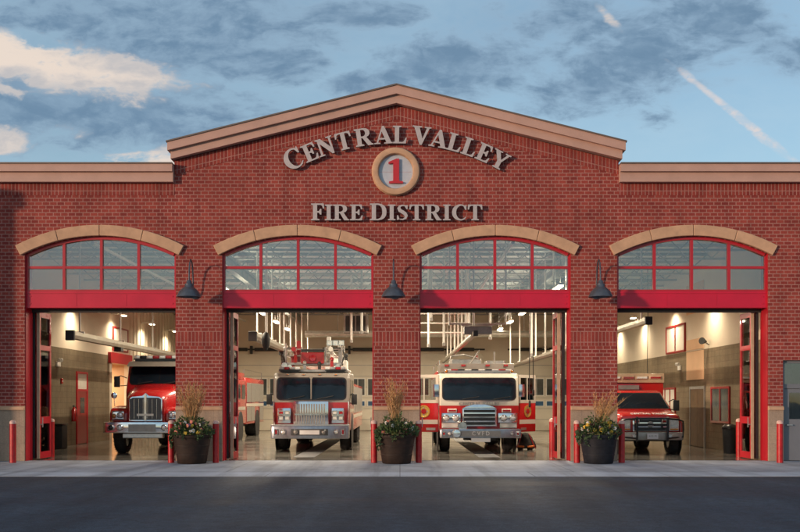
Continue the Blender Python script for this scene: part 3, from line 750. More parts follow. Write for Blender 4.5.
# ------------------------------------------------------------------ planters
def leaf(mb, p, d, ln, w, m):
    p = Vector(p); d = Vector(d).normalized(); s_ = d.cross(Vector((random.uniform(-1,1), random.uniform(-1,1), random.uniform(-.3,1)))).normalized()
    a = p; q = p + d*ln*.5 + s_*w; e = p + d*ln; r_ = p + d*ln*.5 - s_*w
    mb.quad([a, q, e, r_], m)
def planter(px, label, tubm, lean, hgt, fl, seed, nb_=150, spread=.34):
    rnd = random.Random(seed); random.seed(seed)
    t = thing('flower_planter', label, 'planter', ((px-400)*(CAM_D-.95)/972, -.95, 0), 0, 'barrel planters at the brick piers')
    b = MB(); b.lathe([(.37,0),(.385,.02),(.415,.22),(.425,.225),(.425,.25),(.42,.255),(.455,.46),(.465,.465),(.465,.49),(.46,.495),(.495,.68),(.525,.70),(.53,.76),(.515,.775),(.48,.775),(.47,.70)], n=36, cap=False)
    b.build('tub', tubm, t, 30)
    b = MB(); b.lathe([(.47,.68),(.35,.73),(.01,.76)], n=24); b.build('soil', 'soil', t, 60)
    b = MB()
    for k in range(1500):
        a = rnd.uniform(0, 2*PI); q = rnd.random()**.6; r = .56*q
        clump = .5+.5*math.sin(a*3+seed)*math.cos(r*9+seed)
        zt = .74 + (.46*(1-q*q)+.12)*rnd.uniform(.15, 1) * (.65+.5*clump)
        p = Vector((r*math.cos(a), r*math.sin(a), zt))
        d = Vector((math.cos(a)*rnd.uniform(.2,1), math.sin(a)*rnd.uniform(.2,1), rnd.uniform(-.3,1)))
        leaf(b, p, d, rnd.uniform(.05,.13), rnd.uniform(.012,.03), 0 if clump > .45 else 1 if rnd.random() < .8 else 2)
    for k in range(16):             # strands trailing over the rim
        a = rnd.gauss(PI*1.02, .35) if k < 8 else rnd.uniform(PI*.9, PI*2.1); hang = rnd.uniform(.12, .42) if k < 8 else rnd.uniform(.05, .16)
        for j in range(int(hang*130)):
            f = rnd.random(); z = .80 - hang*f; r = .52 + .05*math.sin(PI*min(1, f*1.2)); aa = a + rnd.gauss(0, .05)
            leaf(b, (r*math.cos(aa), r*math.sin(aa), z), (math.cos(aa)*.6+rnd.gauss(0,.4), math.sin(aa)*.6+rnd.gauss(0,.4), -.8), rnd.uniform(.04,.09), .016, rnd.choice((0,1,1)))
    b.build('foliage', ['leaf', 'leaf_dark', 'leaf_wine'], t)
    b = MB()
    for k in range(nb_):             # upright blades and seed plumes
        a = rnd.uniform(0, 2*PI); sp = rnd.random()**.8*spread
        ln = hgt*rnd.uniform(.6, 1.05); dx, dy = math.cos(a)*sp + lean, math.sin(a)*sp
        base = Vector((rnd.gauss(lean*.1-.02,.05), rnd.gauss(0.02,.05), .74)); pts = []
        for j in range(6):
            f = j/5; pts.append(base + Vector((dx*f**1.6*ln, dy*f**1.6*ln, ln*f*(1-.12*sp*f))))
        w = .0085; side = Vector((rnd.gauss(0,1), rnd.gauss(0,.5), 0)).normalized()*w
        for j in range(5):
            w0, w1 = (1-j/6), (1-(j+1)/6)
            b.quad([pts[j]-side*w0, pts[j]+side*w0, pts[j+1]+side*w1, pts[j+1]-side*w1], 1 if j < 2 else 0)
        if k % 2 == 0:
            for q in range(16):
                f = .62 + .40*q/16; i_ = min(4, int(f*5)); pp = pts[i_].lerp(pts[i_+1], min(1, f*5-i_))
                leaf(b, pp, (rnd.gauss(dx*.5,.5), rnd.gauss(dy*.5,.5), 1.3), rnd.uniform(.06,.10), .009, 0)
    b.build('grass_plume', ['plume', 'blade'], t)
    proto = {}
    for (cm, n) in fl:
        for k in range(n):
            a = rnd.uniform(PI*.95, PI*2.05); q = rnd.uniform(.45, 1); r = .5*q
            z = .80 + .30*(1-q*q)*1.1 + rnd.uniform(-.02,.10)
            if cm not in proto:
                f = MB()
                for j in range(6):
                    an = 2*PI*j/6; f.ball((.03*math.cos(an), 0, .03*math.sin(an)), (.026,.012,.026), u=6, v=4)
                f.ball((0,-.012,0), (.016,.012,.016), 1, 6, 4)
                o = f.build('flower', [cm, 'petal_yellow'], t, 60); proto[cm] = o
            else:
                o = proto[cm].copy(); col.objects.link(o); o.parent = t
            o.location = (r*math.cos(a), r*math.sin(a)-.03, z); o.rotation_euler = (rnd.uniform(-.7,.2), rnd.uniform(0,2), rnd.uniform(-.7,.7)); s_ = rnd.uniform(.7,1.15); o.scale = (s_,)*3
    return t
planter(192, 'brown barrel planter with upright tan grass and many pink and white blooms', 'tub', .02, 1.42, [('petal_pink',9),('petal_white',10),('petal_yellow',6),('petal_purple',4)], 3, 190, .36)
planter(396.5, 'brown barrel planter with tall tan grass and wine red leaves at the middle pier', 'tub', -.03, 1.5, [('petal_white',5),('petal_pink',3)], 11, 120, .26)
planter(598.5, 'dark barrel planter with grass leaning over and yellow blooms by the ambulance bay', 'tub_navy', .34, 1.15, [('petal_white',6),('petal_yellow',14),('petal_purple',4)], 23, 95, .5)

# ------------------------------------------------------------------ vehicle pieces
def wheel(parent, x, y, r=.52, w=.3, rim='brushed', out=1):
    b = MB(); h = w/2
    b.lathe([(r*.58,-h*.7),(r*.62,-h),(r*.9,-h),(r*.97,-h*.8),(r,-h*.45),(r,h*.45),(r*.97,h*.8),(r*.9,h),(r*.62,h),(r*.58,h*.7)], axis='x', n=32, cap=False)
    for k in range(30):
        a = 2*PI*k/30
        for q in (-.55, .0, .55):
            b.box(q*w*.7-.03, q*w*.7+.03, -.012, .012, r-.006, r+.007, rot=Matrix.Rotation(a+q*.1, 3, 'X'), piv=(q*w*.7,0,0))
    o = b.build('wheel', 'tyre', parent, 40, (x, y, r))
    b = MB(); s = out
    b.lathe([(r*.60,-s*h*.8),(r*.60,s*h*.75),(r*.5,s*h*.7),(r*.42,s*h*.2),(r*.25,s*h*.25),(r*.2,s*h*.8),(.02,s*h*.85)], axis='x', n=24)
    b.build('rim', rim, o, 40)
    return o
def lamp_round(parent, name, x, y, z, r, mat='lens', bez='chrome'):
    b = MB(); b.lathe([(r*1.2,0),(r*1.2,-.03),(r*1.02,-.045),(r,-.02)], c=(x,y,z), axis='y', n=20, cap=False); b.lathe([(r*1.02,-.015),(r*.8,-.035),(.01,-.045)], c=(x,y,z), axis='y', n=20, m=1)
    return b.build(name, [bez, mat], parent, 50)
def lamp_box(parent, name, x0, x1, y, z0, z1, mat, bez='chrome', d=.05):
    b = MB(); b.box(x0, x1, y-d*.5, y, z0, z1); m = min(.025, (z1-z0)*.18); b.box(x0+m, x1-m, y-d, y-d*.5+.002, z0+m, z1-m, 1); b.bevel(.006, 1, 40)
    return b.build(name, [bez, mat], parent)
def mirror_arm(parent, sx, x0, y, z, xo=.34, h=.34, mat='black'):
    b = MB(); b.tube([(sx*x0, y, z+.12), (sx*(x0+xo*.6), y-.06, z+.2), (sx*(x0+xo), y-.08, z+.16)], .018, 6); b.tube([(sx*x0, y, z-.12), (sx*(x0+xo), y-.08, z-.14)], .015, 6)
    b.box(sx*(x0+xo)-.09, sx*(x0+xo)+.09, y-.14, y-.05, z-h/2, z+h/2); b.bevel(.015, 2, 40)
    return b.build('mirror', mat, parent, 40)
def wiper(parent, x, y, z, ln, tilt):
    b = MB(); b.cyl((x,y,z), (x+ln*math.cos(tilt), y+.02, z+ln*math.sin(tilt)), .012, n=6); b.box(x+ln*.3, x+ln*.95, y-.012, y, z+ln*.5*math.sin(tilt)+.0, z+ln*.5*math.sin(tilt)+.025, rot=Matrix.Rotation(-tilt, 3, 'Y'))
    return b.build('wiper', 'black', parent)
def light_bar(parent, x0, x1, y, z, seq, h=.13, base='blackgloss'):
    b = MB(); b.box(x0, x1, y, y+.3, z, z+.04); b.box(x0+.04, x1-.04, y+.04, y+.26, z-.05, z)
    o = b.build('light_bar', base, parent)
    n = len(seq); w = (x1-x0)/n
    for k, m in enumerate(seq):
        q = MB(); q.box(x0+k*w+.006, x0+(k+1)*w-.006, y+.01, y+.29, z+.042, z+h); q.bevel(.015, 2, 40); q.build('lens', m, o, 40)
    return o
def windshield(parent, prof, hw, z0, z1, split=True, frame='blackgloss'):
    """bowed glass with rounded corners; prof(z) gives the y of the cab front at height z"""
    def sheet_(x0, x1, za, zb_, rad, dy, bow, mat, name, par, rl=True, rr=True, n=28):
        b = MB(); cols = []
        for k in range(n+1):
            f = k/n; x = x0 + (x1-x0)*(.5-.5*math.cos(PI*f))
            e = 0
            dl, dr = x-x0, x1-x
            if rl and dl < rad: e = rad - math.sqrt(max(0, rad*rad-(rad-dl)**2))
            if rr and dr < rad: e = rad - math.sqrt(max(0, rad*rad-(rad-dr)**2))
            lo, hi = za+e, zb_-e
            q = []
            for j in range(7):
                z = lo + (hi-lo)*j/6
                q.append((x, prof(z) - dy - bow*(1-(x/hw)**2) - bow*.4*math.sin(PI*j/6), z))
            cols.append(q)
        vs = [[b.bm.verts.new(p) for p in q] for q in cols]
        for k in range(n):
            for j in range(6): b.bm.faces.new((vs[k][j], vs[k+1][j], vs[k+1][j+1], vs[k][j+1]))
        back = [[b.bm.verts.new((p[0], prof(p[2])+.02, p[2])) for p in (q[0], q[-1])] for q in cols]
        for k in range(n):
            b.bm.faces.new((vs[k][0], back[k][0], back[k+1][0], vs[k+1][0])); b.bm.faces.new((vs[k][6], vs[k+1][6], back[k+1][1], back[k][1]))
        bmesh.ops.remove_doubles(b.bm, verts=b.bm.verts, dist=.0005)
        return b.build(name, mat, par, 40)
    o = sheet_(-hw, hw, z0, z1, .13, .006, .035, frame, 'windshield_surround', parent)
    e = .045
    if split:
        sheet_(-hw+e, -.018, z0+e, z1-e, .11, .016, .035, 'windshield', 'windshield', o, True, False)
        sheet_(.018, hw-e, z0+e, z1-e, .11, .016, .035, 'windshield', 'windshield', o, False, True)
    else: sheet_(-hw+e, hw-e, z0+e, z1-e, .11, .016, .035, 'windshield', 'windshield', o)
    return o

# ---- white topped custom cab pumper (its two cab doors stand open); also used for the red engine at the back
def pumper(loc, label, red_cab=False, doors=True, group=None):
    t = thing('fire_engine', label, 'fire engine', loc, 0, group)
    up = 'truck_red' if red_cab else 'truck_white'
    prof = lambda z: .60 + max(0, z-1.60)*.20
    pr = [(.60,.66),(.60,1.60),(prof(2.42),2.42),(.90,2.56),(3.55,2.60),(3.55,.66)]
    b = MB(); b.prism(pr, 'x', -1.27, 1.27); b.bevel(.07, 3, 30); b.split_z(1.52, 0, 1); b.build('cab', ['truck_red', up], t, 35)
    windshield(t, prof, 1.19, 1.69, 2.42, split=red_cab)
    for sx in (-.55, .45): wiper(t, sx, prof(1.72)-.09, 1.72, .55, .16)
    # grille
    b = MB(); b.prism([(-.56,.86),(.56,.86),(.56,1.42),(.42,1.50),(-.42,1.50),(-.56,1.42)], 'y', .50, .61); b.bevel(.02, 2, 40); g = b.build('grille', 'chrome', t, 40)
    b = MB()
    for k in range(4): b.box(-.50, .50, .485, .503, .905+k*.132, .905+k*.132+.092)
    b.build('grille_slot', 'blackgloss', g)
    b = MB()
    b.prism([(-.50,.88),(.50,.88),(.46,.895),(-.46,.895)], 'y', .47, .484); b.build('grille_bar', 'brushed', g)
    b = MB(); b.prism([(-.56,1.43),(.56,1.43),(.40,1.50),(.18,1.56),(-.18,1.56),(-.40,1.50)], 'y', .47, .60); b.bevel(.015,2,40); b.build('nose_badge', 'chrome', t, 50)
    for s in (-1, 1):
        xa, xb = sorted((s*.60, s*1.22))
        b = MB(); b.box(xa, xb, .53, .60, .975, 1.28); b.bevel(.02, 2, 40); hb = b.build('headlight_bezel', 'chrome', t, 40)
        for k in (0, 1): lamp_round(hb, 'headlight', s*(.77+k*.30), .53, 1.12, .095)
        lamp_box(t, 'warning_light', *sorted((s*.72, s*1.02)), .60, 1.30, 1.42, 'red_lens', 'steel_white')
        lamp_box(t, 'turn_signal', *sorted((s*.66, s*1.2)), .595, .80, .965, 'steel_white' if not red_cab else 'amber_lens', 'steel_white')
        lamp_round(t, 'roof_lamp', s*1.05, .66, 2.62, .05, 'amber_lens')
        mirror_arm(t, s, 1.24, .85, 2.0, .14, .40, 'chrome' if not red_cab else 'black')
        b = MB(); b.box(*sorted((s*1.272, s*1.282)), 1.0, 3.3, 1.28, 1.42); b.build('side_stripe', 'truck_white', t)
        # side windows and wheel arch
        b = MB(); b.box(*sorted((s*1.272, s*1.28)), 2.35, 3.3, 1.75, 2.38); 
        if not doors: b.box(*sorted((s*1.272, s*1.28)), 1.05, 2.0, 1.75, 2.38)
        b.build('side_window', 'windshield', t)
        b = MB(); b.lathe([(.66,0),(.66,.02)], c=(s*1.272 if s > 0 else s*1.292, 2.0, .56), axis='x', n=28); b.build('wheel_arch', 'black', t)
    # bumper
    b = MB(); b.prism([(-1.27,.02),(-1.2,0),(1.2,0),(1.27,.02),(1.27,.55),(-1.27,.55)], 'z', .50, .78); b.bevel(.025, 2, 40); bp = b.build('bumper', 'steel_blue', t, 40)
    b = MB(); b.box(-.62, .62, -.012, .0, .55, .73); b.build('bumper_panel', 'steel_grey', bp)
    if not red_cab:
        lettering('bumper_lettering', 'CVFD', .17, 'petal_white', bp, (0, -.02, .64), 1.5)
        lettering('cab_lettering', 'CENTRAL VALLEY', .135, 'steel_grey', t, (0, .588, 1.575), 1.25, bold=.003)
    for s in (-1, 1):
        lamp_round(bp, 'bumper_lamp', s*.98, .0, .64, .06, 'lens')
        lamp_box(bp, 'corner_light', *sorted((s*1.1, s*1.22)), .0, .57, .71, 'red_lens')
    b = MB(); b.lathe([(.15,0),(.15,-.05),(.12,-.09),(.05,-.10)], c=(-.76,-.005,.64), axis='y', n=20); b.build('siren', 'chrome', bp, 40)
    b = MB(); b.lathe([(.02,.1),(.06,.0),(.13,-.08),(.14,-.1)], c=(-.55,.42,.86), axis='y', n=18); b.build('air_horn', 'chrome', t, 40)
    b = MB(); b.box(-.30, .30, -.02, .0, .38, .50); b.build('license_plate', 'plate', bp)
    # under body
    b = MB(); b.box(-.9, .9, .5, 9.0, .50, .66); b.box(-.5,.5,.3,.9,.42,.5); b.build('chassis', 'black', t)
    for s in (-1, 1):
        wheel(t, s*1.05, 2.0, .54, .32, out=s)
        wheel(t, s*.98, 7.0, .54, .5, out=s)
    # light bar, roof deck
    light_bar(t, -1.1, 1.1, .95, 2.61, ['lens','red_lens','blackgloss','lens','blackgloss','lens','blackgloss','lens','red_lens','lens'], .09, 'brushed')
    b = MB(); b.box(-1.22, 1.22, 1.5, 3.4, 2.60, 2.90); b.bevel(.03, 2, 40); b.build('roof_deck', 'truck_cream' if not red_cab else 'truck_red', t, 40)
    if not red_cab:
        b = MB(); b.box(-.8,.2,2.2,3.0,2.90,3.08); b.box(.35,.95,2.0,2.9,2.90,3.02); b.bevel(.02,1,40); b.build('roof_box', 'brushed', t)
        b = MB(); b.tube([(-.9,1.7,2.9),(-.85,1.8,3.15),(-.4,2.0,3.22),(.1,2.3,3.1)], .03, 6); b.cyl((.6,1.8,2.9),(.6,1.8,3.3),.03,n=6); b.cyl((-.2,1.9,2.9),(.1,1.8,3.35),.025,n=6); b.build('roof_rail', 'steel_grey', t)
    for x in (-1.0, -.45, .35, .95): lamp_box(t, 'marker_light', x-.07, x+.07, 1.5, 2.80, 2.87, 'red_lens', 'red_lens')
    # body with roll-up compartments
    b = MB(); b.box(-1.25, 1.25, 3.62, 9.3, .62, 2.72); b.bevel(.03, 2, 40); bd = b.build('body', 'truck_red', t, 40)
    for s in (-1, 1):
        b = MB(); b.box(*sorted((s*1.252, s*1.262)), 3.7, 9.2, 1.42, 1.56); b.build('side_stripe', 'truck_white', bd)
        for ya, yb, za in ((3.8,5.0,.75),(5.1,6.2,.75),(7.8,9.1,.75),(6.25,7.75,1.6)):
            q = MB(); q.box(*sorted((s*1.262, s*1.272)), ya, yb, za, 1.4) if za < 1.5 else q.box(*sorted((s*1.262, s*1.272)), ya, yb, 1.65, 2.5)
            q.build('roller_door', 'brushed', bd)
            if za < 1.5:
                q = MB(); q.box(*sorted((s*1.262, s*1.272)), ya, yb, 1.62, 2.5); q.build('roller_door', 'brushed', bd)
        b = MB(); b.lathe([(.68,0),(.68,.02)], c=(s*1.263 if s > 0 else s*1.283, 7.0, .56), axis='x', n=28); b.build('wheel_arch', 'black', bd)
    b = MB()
    for x in (-.9, -.5): b.cyl((x, 3.7, 2.95), (x, 9.2, 2.95), .03, n=6)
    for k in range(14): b.cyl((-.9, 3.9+k*.4, 2.95), (-.5, 3.9+k*.4, 2.95), .02, n=6)
    b.box(-.95,-.45,4.2,4.3,2.72,2.93); b.box(-.95,-.45,8.2,8.3,2.72,2.93)
    b.build('ladder', 'brushed', t)
    b = MB(); b.cyl((.2,4.3,2.72),(.2,4.3,3.05),.09,n=10); b.tube([(.2,4.3,3.05),(.2,4.1,3.2),(.15,3.6,3.32)], [.08,.07,.045], 8); b.cyl((.0,4.3,3.0),(.4,4.3,3.0),.03,n=6); b.build('deck_gun', 'steel_grey', t, 40)
    b = MB()
    for x in (-1.15, 1.15): b.cyl((x,3.7,2.72),(x,3.7,3.1),.02,n=6); b.cyl((x,3.7,3.08),(x,9.2,3.08),.02,n=6); b.cyl((x,9.2,2.72),(x,9.2,3.1),.02,n=6)
    b.build('hose_bed_rail', 'chrome', t)
    if doors:
        for s, ang in ((-1, 80), (1, 42)):
            d = bpy.data.objects.new('cab_door', None)
            # door modelled flat in the x-y plane facing front, hinged at its inner edge
            b = MB(); w = .95
            b.box(.0, w, -.03, .03, .66, 1.60, 0); b.bevel(.02, 2, 40)
            for f in b.bm.faces: f.material_index = 0
            b.box(.02, w-.01, -.034, .034, .92, 1.06, 1)
            b.box(0, .09, -.03, .03, 1.60, 2.52, 1); b.box(w-.09, w, -.03, .03, 1.60, 2.52, 1); b.box(.09, w-.09, -.03, .03, 2.42, 2.52, 1); b.box(.09, w-.09, -.03, .03, 1.60, 1.70, 1); b.box(.45,.50,-.025,.025,1.70,2.42,1)
            if s < 0: bmesh.ops.scale(b.bm, vec=(-1,1,1), verts=b.bm.verts); bmesh.ops.reverse_faces(b.bm, faces=b.bm.faces)
            d = b.build('cab_door', ['truck_red', 'truck_white'], t, 40)
            d.location = (s*1.29, .92, 0); d.rotation_euler = (0, 0, s*R(90-ang))
            b = MB(); b.box(*sorted((s*.09, s*(w-.09))), -.006, .006, 1.70, 2.42); b.build('pane', 'glass_door', d)
            b = MB(); b.lathe([(.20,-.032),(.20,-.042),(.17,-.045),(.16,-.036)], c=(s*.48,0,1.33), axis='y', n=24); b.lathe([(.09,-.03),(.09,-.048)], c=(s*.48,0,1.33), axis='y', n=8, m=1)
            b.box(s*.48-.13, s*.48+.13, -.044, -.03, 1.31, 1.35, 2); b.box(s*.48-.02, s*.48+.02, -.0445, -.03, 1.20, 1.46, 2)
            b.build('door_emblem', ['gold', 'truck_dark_red', 'steel_grey'], d, 40)
            b = MB(); b.box(*sorted((s*.1, s*.4)), -.04, -.03, .72, .80); b.build('step', 'brushed', d)
    return t
pumper((2.54, 3.55, 0), 'red fire engine with white cab top and both cab doors standing open', doors=True)
pumper((-8.15, 12.9, 0), 'all red fire engine parked at the back behind the tanker', red_cab=True, doors=False)

# ---- ladder truck
def ladder_truck(loc):
    t = thing('ladder_truck', 'tan and red aerial ladder truck with tall chrome grille and roof basket', 'fire engine', loc)
    prof = lambda z: .60 + max(0, z-1.62)*.16
    pr = [(.60,.66),(.60,1.62),(prof(2.46),2.46),(.86,2.60),(3.6,2.64),(3.6,.66)]
    b = MB(); b.prism(pr, 'x', -1.27, 1.27); b.bevel(.10, 3, 30); b.split_z(1.62, 0, 1); b.build('cab', ['truck_dark_red', 'truck_cream'], t, 35)
    windshield(t, prof, 1.16, 1.70, 2.45)
    b = MB(); b.prism([(-.07,2.47),(.07,2.47),(.02,2.38),(.02,1.72),(-.02,1.72),(-.02,2.38)], 'y', .52, .60); b.build('centre_post', 'truck_cream', t)
    for x in (-.8,-.27,.27,.8): lamp_box(t, 'marker_light', x-.05, x+.05, .80, 2.52, 2.57, 'amber_lens', 'brushed')
    for sx in (-.75, .2): wiper(t, sx, prof(1.74)-.10, 1.73, .55, .2)
    b = MB(); b.box(-.58, .58, .48, .61, .84, 1.66); b.bevel(.02, 2, 40); g = b.build('grille', 'chrome', t, 40)
    b = MB()
    for k in range(12): b.box(-.50+k*.0835, -.50+k*.0835+.045, .462, .482, .91, 1.57)
    b.build('grille_slot', 'steel_grey', g)
    b = MB(); b.box(-.53, .53, .452, .47, 1.2, 1.25); b.build('grille_bar', 'chrome', g)
    for s in (-1, 1):
        xa, xb = sorted((s*.60, s*1.18))
        b = MB(); b.box(*sorted((s*.67, s*1.10)), .52, .60, .93, 1.44); b.bevel(.03, 2, 40); hb = b.build('headlight_bezel', 'chrome', t, 40)
        for k in (0, 1):
            lamp_box(hb, 'headlight', s*(.785+k*.20)-.088, s*(.785+k*.20)+.088, .52, 1.03, 1.18, 'lens')
            lamp_box(hb, 'warning_light', s*(.785+k*.20)-.088, s*(.785+k*.20)+.088, .52, 1.21, 1.35, 'red_lens' if k else 'lens')
        mirror_arm(t, s, 1.25, .9, 1.72, .16, .34)
        b = MB(); b.box(*sorted((s*1.272, s*1.28)), 1.05, 2.0, 1.75, 2.38); b.box(*sorted((s*1.272, s*1.28)), 2.4, 3.3, 1.75, 2.38); b.build('side_window', 'windshield', t)
        b = MB(); b.box(*sorted((s*1.272, s*1.28)), .75, 3.5, 1.3, 1.4); b.build('side_stripe', 'truck_white', t)
        b = MB(); b.tube([(s*1.22,.56,.85),(s*1.24,.54,1.3),(s*1.24,.6,1.65)], .025, 6); b.build('grab_rail', 'chrome', t)
        b = MB(); b.lathe([(.68,0),(.68,.02)], c=(s*1.272 if s > 0 else s*1.292, 2.0, .56), axis='x', n=28); b.build('wheel_arch', 'black', t)
    b = MB(); b.prism([(-1.27,.06),(-1.15,0),(1.15,0),(1.27,.06),(1.27,.55),(-1.27,.55)], 'z', .44, .86); b.bevel(.03, 2, 40); bp = b.build('bumper', 'steel_blue', t, 40)
    b = MB(); b.box(-.60, .60, -.015, .0, .55, .76); b.build('bumper_recess', 'mesh_dark', bp)
    b = MB(); b.box(-1.27, 1.27, .02, .54, .862, .90); b.build('bumper_deck', 'brushed', bp)
    b = MB(); b.box(-.32, .32, -.03, -.015, .58, .72); b.build('license_plate', 'plate', bp)
    for s in (-1, 1):
        lamp_round(bp, 'air_horn', s*.46, -.01, .66, .07, 'steel_grey'); lamp_round(bp, 'bumper_lamp', s*.86, -.002, .66, .075, 'lens')
        lamp_box(bp, 'corner_light', *sorted((s*1.02, s*1.14)), .0, .56, .76, 'red_lens')
    b = MB(); b.box(-.9, .9, .5, 11, .50, .66); b.build('chassis', 'black', t)
    for s in (-1, 1):
        wheel(t, s*1.06, 2.0, .54, .36, out=s); wheel(t, s*.98, 7.8, .54, .5, out=s); wheel(t, s*.98, 9.2, .54, .5, out=s)
    b = MB(); b.box(-1.25, 1.25, 3.7, 11.5, .62, 2.3); b.bevel(.03, 2, 40); bd = b.build('body', 'truck_red', t, 40)
    for s in (-1, 1):
        for k in range(6):
            q = MB(); q.box(*sorted((s*1.252, s*1.264)), 3.8+k*1.27, 4.95+k*1.27, 1.25, 2.2); q.build('roller_door', 'brushed', bd)
        q = MB(); q.box(*sorted((s*1.252, s*1.26)), 3.75, 11.4, 1.05, 1.18); q.build('side_stripe', 'truck_white', bd)
    # roof gear
    light_bar(t, -1.12, -.42, 1.0, 2.68, ['brushed','red_lens','brushed','lens'], .13); light_bar(t, .42, 1.12, 1.0, 2.68, ['lens','brushed','red_lens','brushed'], .13)
    b = MB(); b.box(-1.18, 1.18, 1.35, 3.3, 2.64, 2.74); b.bevel(.02, 1, 40); b.build('roof_deck', 'brushed', t)
    # basket at the tip of the ladder, resting over the cab
    b = MB(); b.box(-.95, .95, 1.5, 2.9, 2.90, 2.97)
    for x in (-.95, -.4, .4, .95):
        for y in (1.5, 2.9): b.cyl((x, y, 2.97), (x, y, 3.62 if abs(x) > .5 else 3.5), .028, n=6)
    for z in (3.2, 3.42):
        for y in (1.5, 2.9): b.cyl((-.95, y, z), (.95, y, z), .022, n=6)
        for x in (-.95, .95): b.cyl((x, 1.5, z), (x, 2.9, z), .022, n=6)
    bk = b.build('basket', 'brushed', t, 40)
    b = MB(); b.box(-.42, .36, 1.42, 1.49, 2.93, 3.32); b.bevel(.02, 1, 40); b.box(-.42,.36,1.41,1.5,3.33,3.42,1); b.build('basket_panel', ['truck_dark_red', 'black'], bk)
    b = MB(); b.lathe([(.13,0),(.13,-.02),(.10,-.025),(.02,-.02)], c=(-.03,1.41,3.12), axis='y', n=8); b.build('panel_emblem', 'red_lens', bk)
    for x in (-.62, .62):
        b = MB(); b.cyl((x,1.5,2.97),(x,1.5,3.3),.06,n=8); b.tube([(x,1.5,3.25),(x-.02,1.3,3.42),(x,1.05,3.40)], [.07,.06,.04], 8); b.lathe([(.05,0),(.075,-.1),(.08,-.12)], c=(x,1.02,3.40), axis='y', n=12); b.build('monitor', 'steel_white' if x > 0 else 'truck_dark_red', bk, 40)
    for x in (-.52, .5):
        b = MB(); b.box(x-.07, x+.07, 1.6, 1.8, 3.0, 3.86 if x > 0 else 3.72); b.bevel(.015, 1, 40); b.build('basket_post', 'steel_white' if x > 0 else 'truck_dark_red', bk)
    for x in (.55, .75, .95):
        b = MB(); b.box(x-.09, x+.09, 1.38, 1.5, 3.55, 3.72); b.box(x-.07, x+.07, 1.365, 1.38, 3.57, 3.70, 1); b.build('flood_lamp', ['chrome', 'lens'], bk)
    b = MB()
    for s in (-1, 1):
        for z, hw in ((2.95,.5),(3.42,.5)): b.cyl((s*hw, 2.9, z), (s*hw, 11.2, z-.15), .04, n=6)
        for k in range(12):
            y = 2.9+k*.68; z = 2.95-.018*k
            b.cyl((s*.5,y,z),(s*.5,y+.34,z+.46),.018,n=5); b.cyl((s*.5,y+.34,z+.46),(s*.5,y+.68,z),.018,n=5)
    for k in range(22): b.cyl((-.5,3.0+k*.37,2.95-.01*k),(.5,3.0+k*.37,2.95-.01*k),.02,n=5)
    b.build('aerial_ladder', 'steel_white', t)
    for k, (x, y, h_) in enumerate([(-1.0,1.9,.5),(-.72,1.6,.35),(.86,1.9,.75),(1.05,2.5,.45),(-1.1,2.6,.7),(.62,1.45,.28),(-.3,1.45,.16),(.2,1.46,.14)]):
        b = MB(); b.box(x-.05,x+.05,y-.05,y+.05,2.74,2.74+h_); b.lathe([(.02,h_),(.07,h_+.02),(.07,h_+.10),(.03,h_+.14)], c=(x,y,2.74), n=10); b.build('roof_fitting', ['steel_grey','truck_dark_red','brushed','black'][k % 4], t, 40)
    for s in (-1, 1):
        b = MB(); b.tube([(s*.95,1.5,2.95),(s*1.05,1.55,3.2),(s*.98,1.7,3.45),(s*.6,1.9,3.5)], .03, 6); b.build('hydraulic_hose', 'black', t, 50)
    b = MB(); b.cyl((0,9.8,2.3),(0,9.8,2.9),.7,n=20); b.build('turntable', 'brushed', t, 40)
    for s in (-1, 1):
        b = MB(); b.box(*sorted((s*.98, s*1.12)), 1.6, 2.4, 2.74, 3.05); b.bevel(.02,1,40); b.build('roof_box', 'truck_cream' if s < 0 else 'steel_white', t)
    b = MB()
    for (x, z, r) in ((-.98,2.95,.1), (-.8,2.9,.08), (.82,2.9,.09)): b.lathe([(.03,.5),(.04,.2),(r*.6,.05),(r,0)], c=(x,1.35,z-.08), axis='y', n=16)
    b.build('air_horn', 'chrome', t, 40)
    return t
ladder_truck((-2.93, 4.5, 0))

